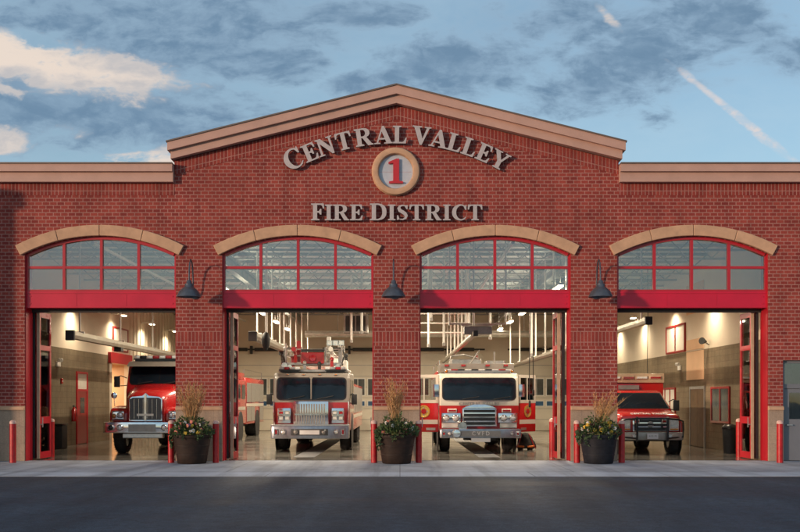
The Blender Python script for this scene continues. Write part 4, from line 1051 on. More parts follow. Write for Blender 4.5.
# ---- conventional cab tanker
def tanker(loc):
    t = thing('tanker_truck', 'red long nose fire tanker with pointed chrome grille and chrome bumper', 'fire engine', loc)
    b = MB()
    def ring(y, hw, z0, z1, ch):
        return [(-hw,y,z0),(hw,y,z0),(hw,y,z1-ch),(hw-ch,y,z1-ch*.25),(hw*.4,y,z1),(-hw*.4,y,z1),(-hw+ch,y,z1-ch*.25),(-hw,y,z1-ch)]
    b.loft([ring(.46,.56,1.0,1.80,.12), ring(.60,.62,1.0,1.92,.14), ring(1.3,.78,1.0,2.08,.18), ring(2.15,.98,1.0,2.24,.22)]); b.bevel(.02,1,30)
    b.build('hood', 'truck_red', t, 50)
    b = MB(); b.prism([(-.52,1.04),(.52,1.04),(.52,1.74),(.42,1.80),(.10,1.83),(0,1.92),(-.10,1.83),(-.42,1.80),(-.52,1.74)], 'y', .40, .47); b.bevel(.012,2,40); g = b.build('grille', 'chrome', t, 40)
    b = MB(); b.prism([(-.485,1.075),(.485,1.075),(.485,1.715),(.40,1.77),(-.40,1.77),(-.485,1.715)], 'y', .388, .402); b.build('grille_mesh', 'mesh_dark', g)
    b = MB(); b.box(-.035,.035,.365,.39,1.06,1.88)
    for k in range(13):
        if k % 2 == 1: b.box(-.42+k*.07-.004, -.42+k*.07+.004, .379, .389, 1.11, 1.73)
    b.build('grille_bar', 'chrome', g)
    b = MB(); b.box(-.26,.26,.35,.366,1.20,1.27); b.build('nose_badge', 'lens', g)
    for s in (-1, 1):
        b = MB(); pr = [(.50,1.0),(.52,1.30),(.66,1.44),(1.3,1.52),(1.95,1.45),(2.1,1.0)]
        b.prism(pr, 'x', *sorted((s*.58, s*1.16))); b.bevel(.07,3,25); b.build('fender', 'truck_red', t, 50)
        b = MB(); b.prism([(.9,.5),(.95,.85),(1.2,1.0),(1.6,1.0),(1.85,.85),(1.9,.5)], 'x', *sorted((s*1.10, s*1.163))); b.build('wheel_arch', 'black', t)
        b = MB(); b.box(*sorted((s*.68, s*1.08)), .46, .56, 1.08, 1.36); b.bevel(.05,3,40); hb = b.build('headlight_bezel', 'chrome', t, 50)
        lamp_round(hb, 'headlight', s*.80, .46, 1.23, .085); lamp_round(hb, 'turn_signal', s*.99, .46, 1.20, .06, 'amber_lens')
        lamp_round(t, 'fender_light', s*1.06, .48, 1.02, .045, 'amber_lens')
        mirror_arm(t, s, 1.08, 2.2, 2.30, .30, .36, 'black')
        b = MB(); b.tube([(s*1.0,.55,1.5),(s*1.02,.55,1.78)], .012, 6); b.lathe([(.10,0),(.09,-.03),(.03,-.05)], c=(s*1.02,.55,1.84), axis='y', n=14); b.build('hood_mirror', 'chrome', t, 40)
        b = MB(); b.cyl((s*1.15,3.75,.7),(s*1.15,3.75,3.25),.075,n=12); b.build('exhaust_stack', 'chrome', t, 40)
    b = MB(); b.prism([(-1.22,.05),(-1.1,0),(1.1,0),(1.22,.05),(1.22,.42),(-1.22,.42)], 'z', .68, 1.02); b.bevel(.03,2,40); bp = b.build('bumper', 'chrome', t, 40)
    b = MB(); b.box(-.42,.42,-.014,0,.72,.95); b.build('bumper_grate', 'steel_grey', bp)
    for s in (-1, 1):
        lamp_round(bp, 'fog_lamp', s*.68, 0, .85, .085, 'lens'); lamp_round(bp, 'siren_speaker', s*.95, 0, .85, .075, 'blackgloss')
    b = MB(); b.box(-.62,.62,.05,.3,.52,.67); b.bevel(.02,1,40); b.build('tow_bar', 'brushed', bp)
    prof = lambda z: 2.06 + max(0, z-2.0)*.42
    pr = [(2.06,.95),(2.06,2.0),(prof(2.84),2.84),(2.6,2.98),(4.0,3.0),(4.0,.95)]
    b = MB(); b.prism(pr, 'x', -1.08, 1.08); b.bevel(.06,3,30); b.build('cab', 'truck_red', t, 40)
    windshield(t, prof, 1.0, 2.2, 2.82)
    for sx in (-.7,.15): wiper(t, sx, prof(2.24)-.09, 2.24, .5, .15)
    b = MB(); b.prism([(2.06,2.83),(2.02,2.80),(2.30,2.96),(2.6,3.0),(2.6,2.96)], 'x', -1.04, 1.04); b.build('sun_visor', 'truck_cream', t)
    light_bar(t, -.95, .95, 2.5, 3.04, ['lens','blackgloss','lens','red_lens','lens','red_lens','lens','blackgloss','lens'], .14)
    b = MB(); b.box(-.8,.8,.9,10.2,.55,.95); b.build('chassis', 'black', t)
    for s in (-1, 1):
        wheel(t, s*.98, 1.4, .52, .34, rim='chrome', out=s); wheel(t, s*.95, 7.2, .52, .5, out=s); wheel(t, s*.95, 8.5, .52, .5, out=s)
    b = MB(); b.box(-1.22,1.22,4.2,9.0,.95,2.95); b.bevel(.08,3,40); bd = b.build('tank_body', 'truck_red', t, 40)
    for s in (-1, 1):
        q = MB(); q.box(*sorted((s*1.222,s*1.23)),4.3,8.9,1.7,1.85); q.build('side_stripe', 'truck_white', bd)
    b = MB(); b.box(-1.15,1.15,4.25,8.95,2.955,3.05); b.build('walk_deck', 'brushed', bd)
    return t
tanker((-7.92, 2.85, 0))

# ---- ambulance on a pickup chassis with brush guard
def ambulance(loc):
    t = thing('ambulance', 'red rescue ambulance with pickup nose and black brush guard', 'ambulance', loc)
    b = MB()
    def ring(y, hw, z0, z1, ch):
        return [(-hw,y,z0),(hw,y,z0),(hw,y,z1-ch),(hw-ch*.6,y,z1-ch*.25),(hw-ch*1.6,y,z1),(-hw+ch*1.6,y,z1),(-hw+ch*.6,y,z1-ch*.25),(-hw,y,z1-ch)]
    b.loft([ring(.26,.90,.62,1.20,.08), ring(.36,.96,.60,1.26,.10), ring(.9,1.0,.58,1.34,.12), ring(1.5,1.01,.58,1.42,.12)]); b.bevel(.015,1,30); b.build('hood', 'truck_red', t, 50)
    b = MB()
    def cring(z, y0, y1, hw): return [(-hw,y0,z),(hw,y0,z),(hw,y1,z),(-hw,y1,z)]
    b.loft([cring(.58,1.45,3.2,1.01), cring(1.40,1.42,3.2,1.01), cring(1.95,2.08,3.2,.84), cring(2.02,2.3,3.2,.78)]); b.bevel(.05,2,30); b.build('cab', 'truck_red', t, 50)
    # windshield on the raked front
    b = MB(); a0, a1 = (1.42,.93), (1.92,.80)
    yy = lambda z: 1.42 + (z-1.40)*(2.08-1.42)/.55
    hw_ = lambda z: 1.01 + (z-1.40)*(.84-1.01)/.55
    for (za, zb_, dy, ins, m) in ((1.42,1.94,.015,.05,0), (1.45,1.91,.024,.09,1)):
        lo = [(-hw_(za)+ins, yy(za)-dy, za), (hw_(za)-ins, yy(za)-dy, za), (hw_(zb_)-ins, yy(zb_)-dy, zb_), (-hw_(zb_)+ins, yy(zb_)-dy, zb_)]
        b.hexa(lo, [(x, y+.012, z) for x, y, z in lo], m)
    b.build('windshield', ['blackgloss', 'windshield'], t)
    for s in (-1, 1):
        b = MB(); b.hexa([(s*(hw_(1.45)+.004),1.75,1.45),(s*(hw_(1.45)+.004),2.9,1.45),(s*(hw_(1.9)+.004),2.9,1.9),(s*(hw_(1.9)+.004),2.2,1.9)], [(s*(hw_(1.45)+.016),1.75,1.45),(s*(hw_(1.45)+.016),2.9,1.45),(s*(hw_(1.9)+.016),2.9,1.9),(s*(hw_(1.9)+.016),2.2,1.9)]); b.build('side_window', 'windshield', t)
    # grille and lamps
    b = MB(); b.box(-.55,.55,.17,.28,.72,1.14); b.bevel(.02,2,40); g = b.build('grille', 'chrome', t, 40)
    b = MB()
    for k in range(3): b.box(-.50,.50,.158,.175,.765+k*.12,.765+k*.12+.085)
    b.build('grille_slot', 'blackgloss', g)
    b = MB(); b.lathe([(.10,0),(.09,-.03),(.02,-.035)], c=(0,.165,.94), axis='y', n=18); b.build('nose_badge', 'steel_grey', g, 40)
    for s in (-1, 1):
        lamp_box(t, 'headlight', *sorted((s*.60,s*.90)), .26, .86, 1.12, 'lens'); lamp_box(t, 'turn_signal', *sorted((s*.60,s*.90)), .26, .74, .84, 'amber_lens')
        lamp_box(t, 'warning_light', *sorted((s*.34,s*.50)), .16, .98, 1.09, 'red_lens')
        b = MB(); b.prism([(.30,.56),(.34,1.0),(.5,1.12),(1.3,1.16),(1.45,1.05),(1.45,.56)], 'x', *sorted((s*.96,s*1.04))); b.bevel(.03,2,30); b.build('fender', 'truck_red', t, 40)
        mirror_arm(t, s, 1.0, 1.75, 1.52, .22, .34)
        wheel(t, s*.86, .95, .42, .27, out=s); wheel(t, s*.82, 4.6, .42, .42, out=s)
        b = MB(); b.lathe([(.50,0),(.50,.02)], c=(s*1.042 if s > 0 else s*1.062,.95,.44), axis='x', n=24); b.build('wheel_arch', 'black', t)
    b = MB(); b.prism([(-1.0,.08),(-.9,0),(.9,0),(1.0,.08),(1.0,.28),(-1.0,.28)], 'z', .46, .70); b.bevel(.025,2,40); bp = b.build('bumper', 'steel_grey', t, 40)
    b = MB(); b.box(-.17,.17,-.11,-.098,.50,.67); b.build('license_plate', 'plate', bp)
    lettering('plate_lettering', '415 M', .085, 'steel_grey', bp, (0,-.115,.585), 1.1)
    for s in (-1, 1): lamp_box(bp, 'fog_lamp', *sorted((s*.45,s*.62)), 0, .52, .64, 'lens')
    b = MB()
    for s in (-1, 1):
        b.prism([(-.05,.42),(-.10,.6),(-.10,1.15),(-.06,1.18),(.02,1.18),(.02,1.1),(-.04,1.08),(-.04,.42)], 'x', *sorted((s*.44,s*.50)))
        b.tube([(s*.5,-.06,1.12),(s*.8,-.04,1.10),(s*.98,.06,1.04),(s*1.0,.1,.8),(s*.98,.06,.56),(s*.5,-.06,.52)], .03, 8)
    for z in (1.13, .95, .77): b.cyl((-.46,-.07,z),(.46,-.07,z),.026,n=8)
    b.build('brush_guard', 'blackgloss', t, 40)
    lettering('hood_lettering', 'CENTRAL VALLEY', .125, 'petal_white', t, (0, .33, 1.275), 1.2, rx=R(25), bold=.003)
    # module box
    b = MB(); b.box(-1.2,1.2,3.1,7.6,.55,2.28,0); b.bevel(.04,2,40)
    for f in b.bm.faces: f.material_index = 0
    b.build('module_box', 'truck_red', t, 40)
    b = MB(); b.box(-1.22,1.22,3.04,7.62,2.281,2.60); b.bevel(.04,2,40); tb = b.build('roof_cap', 'cap_tan', t, 40)
    for k, m in enumerate(['red_lens','lens','red_lens','lens','red_lens']):
        lamp_box(tb, 'warning_light', -1.12+k*.456, -.72+k*.456, 3.04, 2.40, 2.52, m, 'cap_tan')
    b = MB(); b.box(-.34,.34,2.98,3.1,2.06,2.2); b.build('cab_vent', 'steel_grey', t)
    b = MB(); b.box(-.7,.7,.6,7.4,.40,.56); b.build('chassis', 'black', t)
    return t
ambulance((7.76, 2.95, 0))

# ------------------------------------------------------------------ things inside the bays
def exhaust_rail(x, y0, y1, z, label, hang, drop=None, hose=True, k=1.0):
    t = thing('exhaust_rail', label, 'exhaust rail', (x, y0, z), 0, 'exhaust rails hung over the bays')
    b = MB(); L_ = y1-y0
    b.prism([(p*k, q*k) for p, q in ((-.10,-.10),(.10,-.10),(.12,.0),(.10,.12),(-.10,.12),(-.12,0))], 'y', .08, L_); b.build('rail', 'rail', t)
    b = MB(); b.box(-.13*k,.13*k,-.02,.10,-.16*k,.14*k); b.bevel(.012,1,40); b.build('end_cap', 'black', t)
    for yy_ in hang:
        b = MB(); b.cyl((0,yy_,.12*k),(0,yy_,CEIL-z-.05),.03,n=8); b.box(-.14*k,.14*k,yy_-.04,yy_+.04,.10*k,.16*k); b.build('hanger', 'steel_white', t)
    if drop is not None:
        b = MB(); b.box(-.12,.12,drop-.15,drop+.15,-.24,-.10); b.build('trolley', 'black', t)
        if hose: b = MB(); b.tube([(0,drop,-.2),(.02,drop+.1,-.6),(.12,drop+.5,-1.0),(.2,drop+.9,-1.5),(.15,drop+1.2,-2.2)], .075, 8); b.build('hose', 'hose', t, 50)
    return t
exhaust_rail(-9.75, 1.7, 24, 3.62, 'tan exhaust rail over the tanker with black end cap', [.9, 5.2, 9.6, 14, 18], 5.0, False)
exhaust_rail(-4.55, 3.0, 24, 3.68, 'tan exhaust rail over the ladder truck on white hangers', [1.0,3.2,4.6,6.8,8.2,10.4,12.6,15,18], 7.6)
exhaust_rail(2.22, 1.5, 23, 3.66, 'dark tipped exhaust rail straight over the open door pumper', [.8,2.6,4.4,6.4,8.6,11,14,17], None, True, .55)
exhaust_rail(5.1, 1.9, 24, 3.25, 'exhaust rail beside the pumper near the ambulance bay', [.9,3.4,5.2,7.6,9.2,12.5,16], None, True, .7)
exhaust_rail(7.35, 1.7, 24, 4.05, 'exhaust rail high over the ambulance', [.9,4.5,8,12,16], None, True, .8)
# control box hung at the tip of the pumper's rail
t = thing('hose_reel', 'dark overhead hose reel box hung above the pumper on a pipe frame', 'hose reel', (2.35, 2.4, 3.7))
b = MB(); b.box(-.42,.42,-.2,.2,-.02,.22); b.bevel(.03,2,40); b.build('reel_box', 'steel_grey', t)
b = MB(); b.box(-.5,.5,-.03,.03,.24,.29); 
for x in (-.85,.85): b.cyl((x,0,.26),(x,0,CEIL-3.72),.025,n=6)
b.cyl((-.85,0,.30),(.85,0,.30),.03,n=6); b.build('pipe_frame', 'steel_white', t)
t = thing('hose_reel', 'dark teardrop reel hung above the red engine on a thin rod', 'hose reel', (-4.1, 2.7, 3.5))
b = MB(); b.lathe([(.02,.28),(.10,.22),(.14,.05),(.11,-.15),(.05,-.28),(.01,-.30)], n=16); b.build('reel_box', 'black', t, 50)
b = MB(); b.cyl((0,0,.26),(0,0,CEIL-3.52),.02,n=6); b.build('rod', 'steel_white', t)
# white drop pipes round the pumper's bay
for k, (x, y, z0, z1) in enumerate([(.92,4.2,3.45,6.8),(1.05,5.6,4.4,6.8),(1.5,6.2,3.6,6.8),(3.2,7.5,3.9,6.8),(-1.3,6.0,4.0,6.8),(-.4,9.0,4.6,6.8),(4.4,5.5,3.2,6.8),(-1.9,11,4.0,6.8)]):
    t = thing('drop_pipe', ['thin white pipe dropping from the roof nearest the pumper door edge','white pipe dropping from the roof beside the pumper rail','white pipe dropping close behind the pumper rail','white pipe dropping from the roof over the pumper body','white pipe dropping over the ladder basket','short white pipe dropping deep behind the ladder truck','long white pipe dropping between pumper and folding door','white pipe dropping far back over the ladder truck'][k], 'pipe', (x, y, z0), 0, 'white drop pipes inside the bays')
    b = MB(); b.cyl((0,0,0),(0,0,z1-z0),.04,n=8); b.build('pipe', 'steel_white', t)
    b = MB(); b.lathe([(.02,-.06),(.055,-.05),(.055,.04),(.04,.06)], n=10); b.build('pipe_fitting', 'steel_grey', t)
t = thing('pipe_rack', 'white pipe rack crossing above the pumper between the bay rails', 'pipe rack', (1.6, 9.0, 4.2))
b = MB()
for z in (0,.35,.7): b.cyl((-.9,0,z),(.9,0,z),.026,n=8)
b.build('cross_pipe', 'steel_white', t)
for x in (-.9,.9):
    b = MB(); b.cyl((x,.09,-.1),(x,.09,2.6),.04,n=8); b.build('post', 'steel_white', t)
t = thing('air_duct', 'long pale duct crossing the back of the pumper bay', 'duct', (0, 20, 4.9))
b = MB(); b.cyl((-4.6,0,0),(9.6,0,0),.16,n=14); b.build('duct', 'galv', t, 40)
b = MB()
for x in (-3,0,3,6,9): b.cyl((x,0,.15),(x,0,1.95),.015,n=6)
b.build('duct_strap', 'steel_grey', t)
# heater unit over the ladder truck's back
t = thing('unit_heater', 'dark louvred unit heater hung behind the ladder truck', 'heater', (-2.0, 17.0, 4.75))
b = MB(); b.box(-.55,.55,0,.6,0,.85); b.bevel(.03,2,40); b.build('casing', 'steel_grey', t)
b = MB()
for k in range(4): b.box(-.46+k*.24,-.28+k*.24,-.02,.0,.08,.77)
b.build('louvre', 'black', t)
b = MB()
for x in (-.4,.4): b.cyl((x,.3,.85),(x,.3,2.1),.03,n=6)
b.build('hanger', 'steel_white', t)
# hanging cords
for k, (x, y, z0) in enumerate([(3.95,2.6,1.55),(4.12,3.0,1.9),(9.3,9.5,2.2)]):
    t = thing('hanging_cord', ['black pull cord hanging beside the pumper to door handle height','shorter black cord hanging beside the pumper','black cord hanging in front of the upper window by the ambulance'][k], 'cord', (x, y, z0))
    b = MB(); b.tube([(0,0,CEIL-z0-.05),(.01,0,2.5),(-.01,.01,1.0),(0,0,.1)], .012, 6); b.build('cord', 'black', t)
    b = MB(); b.lathe([(.01,.14),(.035,.10),(.035,-.05),(.01,-.08)], n=10); b.build('grip', 'black', t, 50)

# strip lights (lit) in rows between the bays
def strip_light(x, y, label, row):
    t = thing('strip_light', label, 'ceiling light', (x, y, 5.2), 0, row)
    b = MB(); b.box(-.09,.09,-.65,.65,.0,.07); b.build('housing', 'steel_white', t)
    b = MB(); b.box(-.075,.075,-.62,.62,-.05,-.001); b.build('diffuser', 'lit', t)
    b = MB()
    for yy_ in (-.5,.5): b.cyl((0,yy_,.07),(0,yy_,CEIL-5.22),.008,n=5)
    b.build('hanger', 'steel_grey', t)
    ld = bpy.data.lights.new('strip_glow', 'AREA'); ld.shape = 'RECTANGLE'; ld.size = .14; ld.size_y = 1.2; ld.energy = STRIP_W; ld.color = (1,.85,.63)
    lo = bpy.data.objects.new('strip_glow', ld); col.objects.link(lo); lo.parent = t; lo.location = (0,0,-.06)
    ld = bpy.data.lights.new('strip_uplight', 'AREA'); ld.shape = 'RECTANGLE'; ld.size = .16; ld.size_y = 1.2; ld.energy = STRIP_W*.14; ld.color = (1,.86,.66)
    lo = bpy.data.objects.new('strip_uplight', ld); col.objects.link(lo); lo.parent = t; lo.location = (0,0,.09); lo.rotation_euler = (PI,0,0)
STRIP_W = 175
for k, y in enumerate((3.2, 7.55, 11.9, 16.25, 20.6)):
    o_ = ['nearest the front', 'second from the front', 'in the middle of the row', 'second from the back', 'nearest the back wall'][k]
    strip_light(-5.5, y, f'lit strip light between tanker and ladder truck bays, {o_}', 'strip lights hung inside the bays')
    strip_light(4.9, y, f'lit strip light between pumper and ambulance bays, {o_}', 'strip lights hung inside the bays')
    strip_light(-.2, y, f'lit strip light over the middle pier line, {o_}', 'strip lights hung inside the bays')
# wall washers
WASH_W = 240
def wall_washer(x, sgn, y, label):
    t = thing('wall_washer', label, 'wall light', (x, y, 5.35), 0, 'wall washers along the side walls')
    b = MB(); b.box(*sorted((sgn*.38, sgn*.64)), -.2, .2, .0, .12); b.bevel(.02,1,40); b.box(*sorted((0, sgn*.38)), -.03, .03, .04, .09); b.build('housing', 'steel_white', t)
    b = MB(); b.box(*sorted((sgn*.42, sgn*.60)), -.17, .17, -.03, -.001); b.build('diffuser', 'lit_warm', t)
    ld = bpy.data.lights.new('wash_glow', 'SPOT'); ld.energy = WASH_W; ld.spot_size = R(150); ld.spot_blend = .9; ld.shadow_soft_size = .08; ld.color = (1,.83,.58)
    lo = bpy.data.objects.new('wash_glow', ld); col.objects.link(lo); lo.parent = t; lo.location = (sgn*.51, 0, -.06)
pos = ['nearest the bay door', 'second from the bay door', 'third from the bay door', 'farthest back']
for k in range(4):
    wall_washer(XL, 1, 10 + k*4.8 if k else 9.6, f'lit washer on the tanker side wall, {pos[k]}')
    wall_washer(XR, -1, 6.5 + k*4.8, f'lit washer on the ambulance side wall, {pos[k]}')
ld = bpy.data.lights.new('hallway_glow', 'AREA'); ld.size = 1.2; ld.energy = 90; ld.color = (1,.80,.55)
lo = bpy.data.objects.new('hallway_glow', ld); col.objects.link(lo); lo.location = (XL-1.7, 16, 3.22); lo.parent = None
t = thing('ceiling_panel_light', 'lit flat panel light on the hallway ceiling', 'ceiling light', (XL-1.7, 16, 3.27))
b = MB(); b.box(-.5,.5,-.5,.5,0,.03); b.build('diffuser', 'lit_warm', t)
lo.parent = t; lo.location = (0,0,-.03)

# small fittings on the side walls
t = thing('emergency_light', 'white twin head emergency light on the brown tanker bay wall', 'emergency light', (XL+.001, 8.15, 3.0))
b = MB(); b.box(0,.08,-.16,.16,-.10,.10); b.bevel(.015,1,40); b.build('case', 'steel_white', t)
for y in (-.12,.12): b = MB(); b.lathe([(.03,.05),(.07,-.03),(.06,-.05)], c=(.12,y,.14), axis='y', n=12); b.build('lamp_head', 'lens', t, 40)
t = thing('emergency_light', 'white twin head emergency light above the ambulance side windows', 'emergency light', (XR-.001, 10.6, 2.95))
b = MB(); b.box(-.08,0,-.16,.16,-.10,.10); b.bevel(.015,1,40); b.build('case', 'steel_white', t)
for y in (-.12,.12): b = MB(); b.lathe([(.03,.05),(.07,-.03),(.06,-.05)], c=(-.12,y,.14), axis='y', n=12); b.build('lamp_head', 'lens', t, 40)
t = thing('fire_alarm', 'red alarm strobe on the brown tanker bay wall', 'alarm', (XL+.001, 8.55, 2.4))
b = MB(); b.box(0,.06,-.07,.07,-.10,.10); b.bevel(.01,1,40); b.build('case', 'truck_red', t); b = MB(); b.box(.06,.075,-.04,.04,-.03,.03); b.build('strobe', 'lens', t)
t = thing('fire_extinguisher', 'red fire extinguisher hung on the wall before the red door', 'extinguisher', (XL+.12, 9.6, .9))
b = MB(); b.lathe([(.09,0),(.09,.42),(.05,.50),(.03,.54)], n=16); b.build('cylinder', 'truck_red', t, 40); b = MB(); b.box(-.02,.02,-.08,.04,.54,.60); b.tube([(0,.04,.56),(.06,.10,.5),(.08,.1,.2)], .014, 6); b.build('valve', 'black', t)
t = thing('loudspeaker', 'dark horn loudspeaker on the ambulance side wall', 'loudspeaker', (XR, 7.15, 3.75))
b = MB(); b.cyl((0,0,-.1),(-.2,-.1,0),.025,n=8); b.build('bracket', 'steel_grey', t); b = MB(); b.cyl((-.1,.0,.0),(-.30,-.18,.02),.04,.125,n=18); b.build('horn', 'black', t, 40)
t = thing('trash_can', 'black trash can against the ambulance side wall', 'trash can', (XR-.34, 3.95, 0))
b = MB(); b.lathe([(.2,0),(.24,.74),(.25,.78)], n=20); b.build('can', 'black', t, 40); b = MB(); b.lathe([(.26,.78),(.26,.83),(.2,.9),(.08,.93)], n=20); b.build('lid', 'blackgloss', t, 40)
t = thing('trash_can', 'black bin beside the inner bollard of the tanker bay', 'trash can', (XL+.4, 7.0, 0))
b = MB(); b.box(-.28,.28,-.28,.28,0,.8); b.bevel(.04,2,40); b.build('can', 'black', t, 40); b = MB(); b.box(-.3,.3,-.3,.3,.8,.88); b.bevel(.03,2,40); b.build('lid', 'blackgloss', t, 40)
# turnout gear on the floor beside the pumper
t = thing('turnout_gear', 'black turnout trousers folded over boots with orange band on the floor', 'turnout gear', (4.25, 6.1, 0))
for s in (-1, 1):
    b = MB(); b.loft([[(s*.16+.09*math.cos(a), .10*math.sin(a)+(0), z) if z > .14 else (s*.16+.09*math.cos(a), .16*math.sin(a)-.07, z) for a in [2*PI*k/12 for k in range(12)]] for z in (0,.08,.15,.3)]); b.build('boot', 'black', t, 50)
b = MB()
rg = []
for z, rx, ry in ((.05,.27,.20),(.10,.33,.25),(.20,.31,.25),(.30,.26,.23),(.40,.24,.20),(.52,.19,.16),(.58,.10,.09)):
    rg.append([((rx+.035*math.sin(5*a+z*13)+.02*math.sin(9*a-z*31))*math.cos(a)+.05*math.sin(z*7), (ry+.03*math.cos(4*a+z*17))*math.sin(a), z+.02*math.sin(3*a)) for a in [2*PI*k/32 for k in range(32)]])
b.loft(rg); b.build('trousers', 'gear', t, 60)
for s in (-1, 1):
    b = MB(); b.tube([(s*.30,-.14,.14),(s*.20,-.25,.13),(s*.05,-.27,.12)], .035, 6); b.build('reflective_band', 'gear_band', t, 60)
    b = MB(); b.tube([(s*.12,-.12,.56),(s*.17,-.20,.44),(s*.24,-.26,.24),(s*.34,-.22,.05)], .018, 6); b.build('suspender', 'truck_dark_red', t, 50)

# ------------------------------------------------------------------ ground
def sheet(name, x0, x1, y0, y1, z, m, kind='structure'):
    b = MB(); b.quad([(x0,y0,z),(x1,y0,z),(x1,y1,z),(x0,y1,z)]); o = b.build(name, m); return tag(o, kind=kind)
sheet('ground', -600, 600, -600, 900, -.012, 'asphalt')
sheet('apron', -40, 40, -4.1, .3, -.004, 'apron')
b = MB(); b.box(-40, 40, -5.4, -4.12, -.10, -.0045); tag(b.build('gutter', 'gutter'), kind='structure')
b = MB(); b.quad([(XL-3.2,.3,.0),(XR+.2,.3,.0),(XR+.2,DEP+.3,.0),(XL-3.2,DEP+.3,.0)]); tag(b.build('floor', 'floor'), kind='structure')

for c in BAYS[1:3]:  # pale grey strip along the floor of the two middle bays
    b = MB(); b.quad([(c-.32,1.7,.004),(c+.32,1.7,.004),(c+.32,25,.004),(c-.32,25,.004)]); tag(b.build('floor_strip', 'pale_strip'), kind='structure')

# ------------------------------------------------------------------ sky, sun
SUN_DIR = Vector((.80, .63, -.115)).normalized()          # the way the light travels
elev = math.asin(-SUN_DIR.z)
az = math.atan2(-SUN_DIR.x, -SUN_DIR.y)                   # compass angle of the sun from +Y towards +X
sd = bpy.data.lights.new('sun', 'SUN'); sd.energy = 1.75; sd.angle = R(3.2); sd.color = (1,.69,.49)
so = bpy.data.objects.new('sun', sd); col.objects.link(so); so.location = (-20,-20,10)
so.rotation_euler = SUN_DIR.to_track_quat('-Z', 'Y').to_euler()

world = bpy.data.worlds.new('World'); scene.world = world; world.use_nodes = True
nt = world.node_tree; L = nt.links
bg = nt.nodes['Background']; wout = nt.nodes['World Output']
sky = nt.nodes.new('ShaderNodeTexSky'); sky.sky_type = 'NISHITA'; sky.sun_disc = False
sky.sun_elevation = elev; sky.sun_rotation = az; sky.air_density = 1.0; sky.dust_density = .6; sky.ozone_density = 2.0
SKY_S = .15
bg.inputs['Strength'].default_value = SKY_S
def math_(op, a, b=None, c=None, clamp=False):
    n = nt.nodes.new('ShaderNodeMath'); n.operation = op; n.use_clamp = clamp
    for k, v in enumerate((a, b, c)):
        if v is None: continue
        if isinstance(v, (int, float)): n.inputs[k].default_value = v
        else: L.new(v, n.inputs[k])
    return n.outputs[0]
tc = nt.nodes.new('ShaderNodeTexCoord')
sep = nt.nodes.new('ShaderNodeSeparateXYZ'); L.new(tc.outputs['Generated'], sep.inputs[0])
dx, dy, dz = sep.outputs
ya = math_('MAXIMUM', math_('ABSOLUTE', dy), .05)
U = math_('DIVIDE', dx, ya); V = math_('DIVIDE', dz, ya)
front = math_('GREATER_THAN', dy, .05)
cv = nt.nodes.new('ShaderNodeCombineXYZ'); L.new(U, cv.inputs[0]); L.new(V, cv.inputs[1]); L.new(front, cv.inputs[2])
mpw = nt.nodes.new('ShaderNodeMapping'); mpw.inputs['Scale'].default_value = (1, 1.9, 1); L.new(cv.outputs[0], mpw.inputs[0])
wv = noise_node(nt, 5, 4, .55, mpw.outputs[0])
vw = nt.nodes.new('ShaderNodeVectorMath'); vw.operation = 'MULTIPLY_ADD'; L.new(wv.outputs['Color'], vw.inputs[0]); vw.inputs[1].default_value = (.09, .09, 0); L.new(mpw.outputs[0], vw.inputs[2])
n1 = noise_node(nt, 7.5, 14, .60, vw.outputs[0]); n2 = noise_node(nt, 34, 12, .6, vw.outputs[0])
NZ = math_('ADD', math_('MULTIPLY', math_('SUBTRACT', n1.outputs['Fac'], .5), 2.6), math_('MULTIPLY', math_('SUBTRACT', n2.outputs['Fac'], .5), 1.1))
def blob(px, py, a, b, rot=0):
    """soft elliptical cloud field centred on a sky direction; positive inside"""
    u0, v0 = (px-400)/972, (401-py)/972; a /= 972; b /= 972
    uu = math_('SUBTRACT', U, u0); vv = math_('SUBTRACT', V, v0)
    if rot:
        c_, s_ = math.cos(R(rot)), math.sin(R(rot))
        u2 = math_('ADD', math_('MULTIPLY', uu, c_), math_('MULTIPLY', vv, s_)); v2 = math_('SUBTRACT', math_('MULTIPLY', vv, c_), math_('MULTIPLY', uu, s_)); uu, vv = u2, v2
    q = math_('ADD', math_('POWER', math_('DIVIDE', uu, a), 2), math_('POWER', math_('DIVIDE', vv, b), 2))
    return math_('SUBTRACT', 1, math_('MULTIPLY', q, .5))
def union(bl):
    r = None
    for q in bl: r = blob(*q) if r is None else math_('MAXIMUM', r, blob(*q))
    return r
def smooth(v, a, b):
    n = nt.nodes.new('ShaderNodeMapRange'); n.interpolation_type = 'SMOOTHSTEP'; L.new(v, n.inputs[0]); n.inputs[1].default_value = a; n.inputs[2].default_value = b
    return n.outputs[0]
dark = union([(205,28,120,48),(262,60,60,20),(470,62,85,32,8),(545,22,85,26,5),(650,42,125,52,10),(600,88,70,22,10),(720,30,70,30),(790,55,50,26),(350,14,60,14),(385,80,50,14,10),(85,118,130,34),(18,82,26,12),(200,122,110,34,-8),(100,12,80,18),(300,135,90,12)])
pale = union([(75,72,120,24,-8),(150,160,60,12),(4,140,40,14),(60,132,30,10),(610,18,20,6,-45),(215,150,60,12)])
trail = union([(738,116,72,4.4,-38),(772,144,32,6,-38),(688,76,12,5,-38)])
fade = smooth(V, .0, .06)
def field(f, gain, lo, hi): return smooth(math_('ADD', math_('MAXIMUM', f, -.6), math_('MULTIPLY', NZ, gain)), lo, hi)
soft = math_('MULTIPLY', field(dark, 1.2, -.1, 1.0), .70)
core = math_('MULTIPLY', field(dark, 1.6, .18, 1.15), .88)
pm = math_('MULTIPLY', field(pale, 1.7, .42, 1.05), .95)
tm = math_('MULTIPLY', math_('MULTIPLY', field(trail, .8, .22, 1.0), .85), math_('ADD', .35, math_('MULTIPLY', smooth(n2.outputs['Fac'], .38, .60), .65)))
tex = smooth(n2.outputs['Fac'], .35, .68)
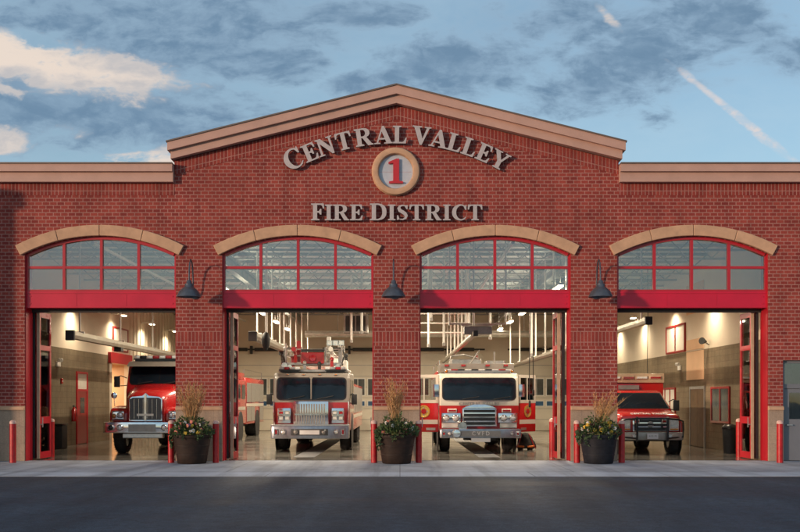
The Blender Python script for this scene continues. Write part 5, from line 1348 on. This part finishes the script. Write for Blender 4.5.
# generic broken cloud behind the camera
nb = noise_node(nt, 2.2, 9, .6, mpw.outputs[0])
back = math_('SUBTRACT', 1, front)
bm_ = math_('MULTIPLY', math_('MULTIPLY', smooth(nb.outputs['Fac'], .47, .66), .75), back)
soft = math_('MULTIPLY', soft, front); core = math_('MULTIPLY', core, front); pm = math_('MULTIPLY', pm, front); tm = math_('MULTIPLY', tm, front)
up = smooth(dz, -.01, .02)
hsv = nt.nodes.new('ShaderNodeHueSaturation'); hsv.inputs['Saturation'].default_value = 1.0; hsv.inputs['Value'].default_value = 1.0
L.new(sky.outputs[0], hsv.inputs['Color'])
L.new(hsv.outputs[0], bg.inputs['Color'])
def cloud_bg(c, s):
    n = nt.nodes.new('ShaderNodeBackground'); n.inputs[0].default_value = (*c, 1); n.inputs[1].default_value = s; return n.outputs[0]
def mixs(f, a, b):
    n = nt.nodes.new('ShaderNodeMixShader'); L.new(math_('MULTIPLY', f, up), n.inputs[0]); L.new(a, n.inputs[1]); L.new(b, n.inputs[2]); return n.outputs[0]
CL = 1.0
veil = math_('ADD', .42, math_('MULTIPLY', NZ, .22), clamp=True)
sh = mixs(veil, bg.outputs[0], cloud_bg((.31,.43,.52), CL))
sh = mixs(pm, sh, cloud_bg((.58,.49,.42), CL))
dark_c = cloud_bg((.095,.165,.25), CL)
keep = math_('SUBTRACT', 1, math_('MULTIPLY', pm, .7))
sh = mixs(math_('MULTIPLY', soft, keep), sh, cloud_bg((.20,.28,.37), CL))
sh = mixs(math_('MULTIPLY', math_('MULTIPLY', core, keep), math_('ADD', .62, math_('MULTIPLY', tex, .38))), sh, dark_c)
sh = mixs(tm, sh, cloud_bg((.52,.46,.44), CL))
sh = mixs(bm_, sh, cloud_bg((.42,.44,.48), CL))
L.new(sh, wout.inputs['Surface'])

# ------------------------------------------------------------------ render settings
vs = scene.view_settings
scene.display_settings.display_device = 'sRGB'
vs.view_transform = 'Standard'; vs.look = 'None'; vs.exposure = 0.55; vs.gamma = 1.0; vs.use_curve_mapping = False
scene.render.engine = 'CYCLES'
cy = scene.cycles
cy.use_denoising = True
cy.max_bounces = 8; cy.diffuse_bounces = 4; cy.glossy_bounces = 4; cy.transmission_bounces = 6; cy.transparent_max_bounces = 12
cy.sample_clamp_indirect = 6
cy.caustics_reflective = False; cy.caustics_refractive = False
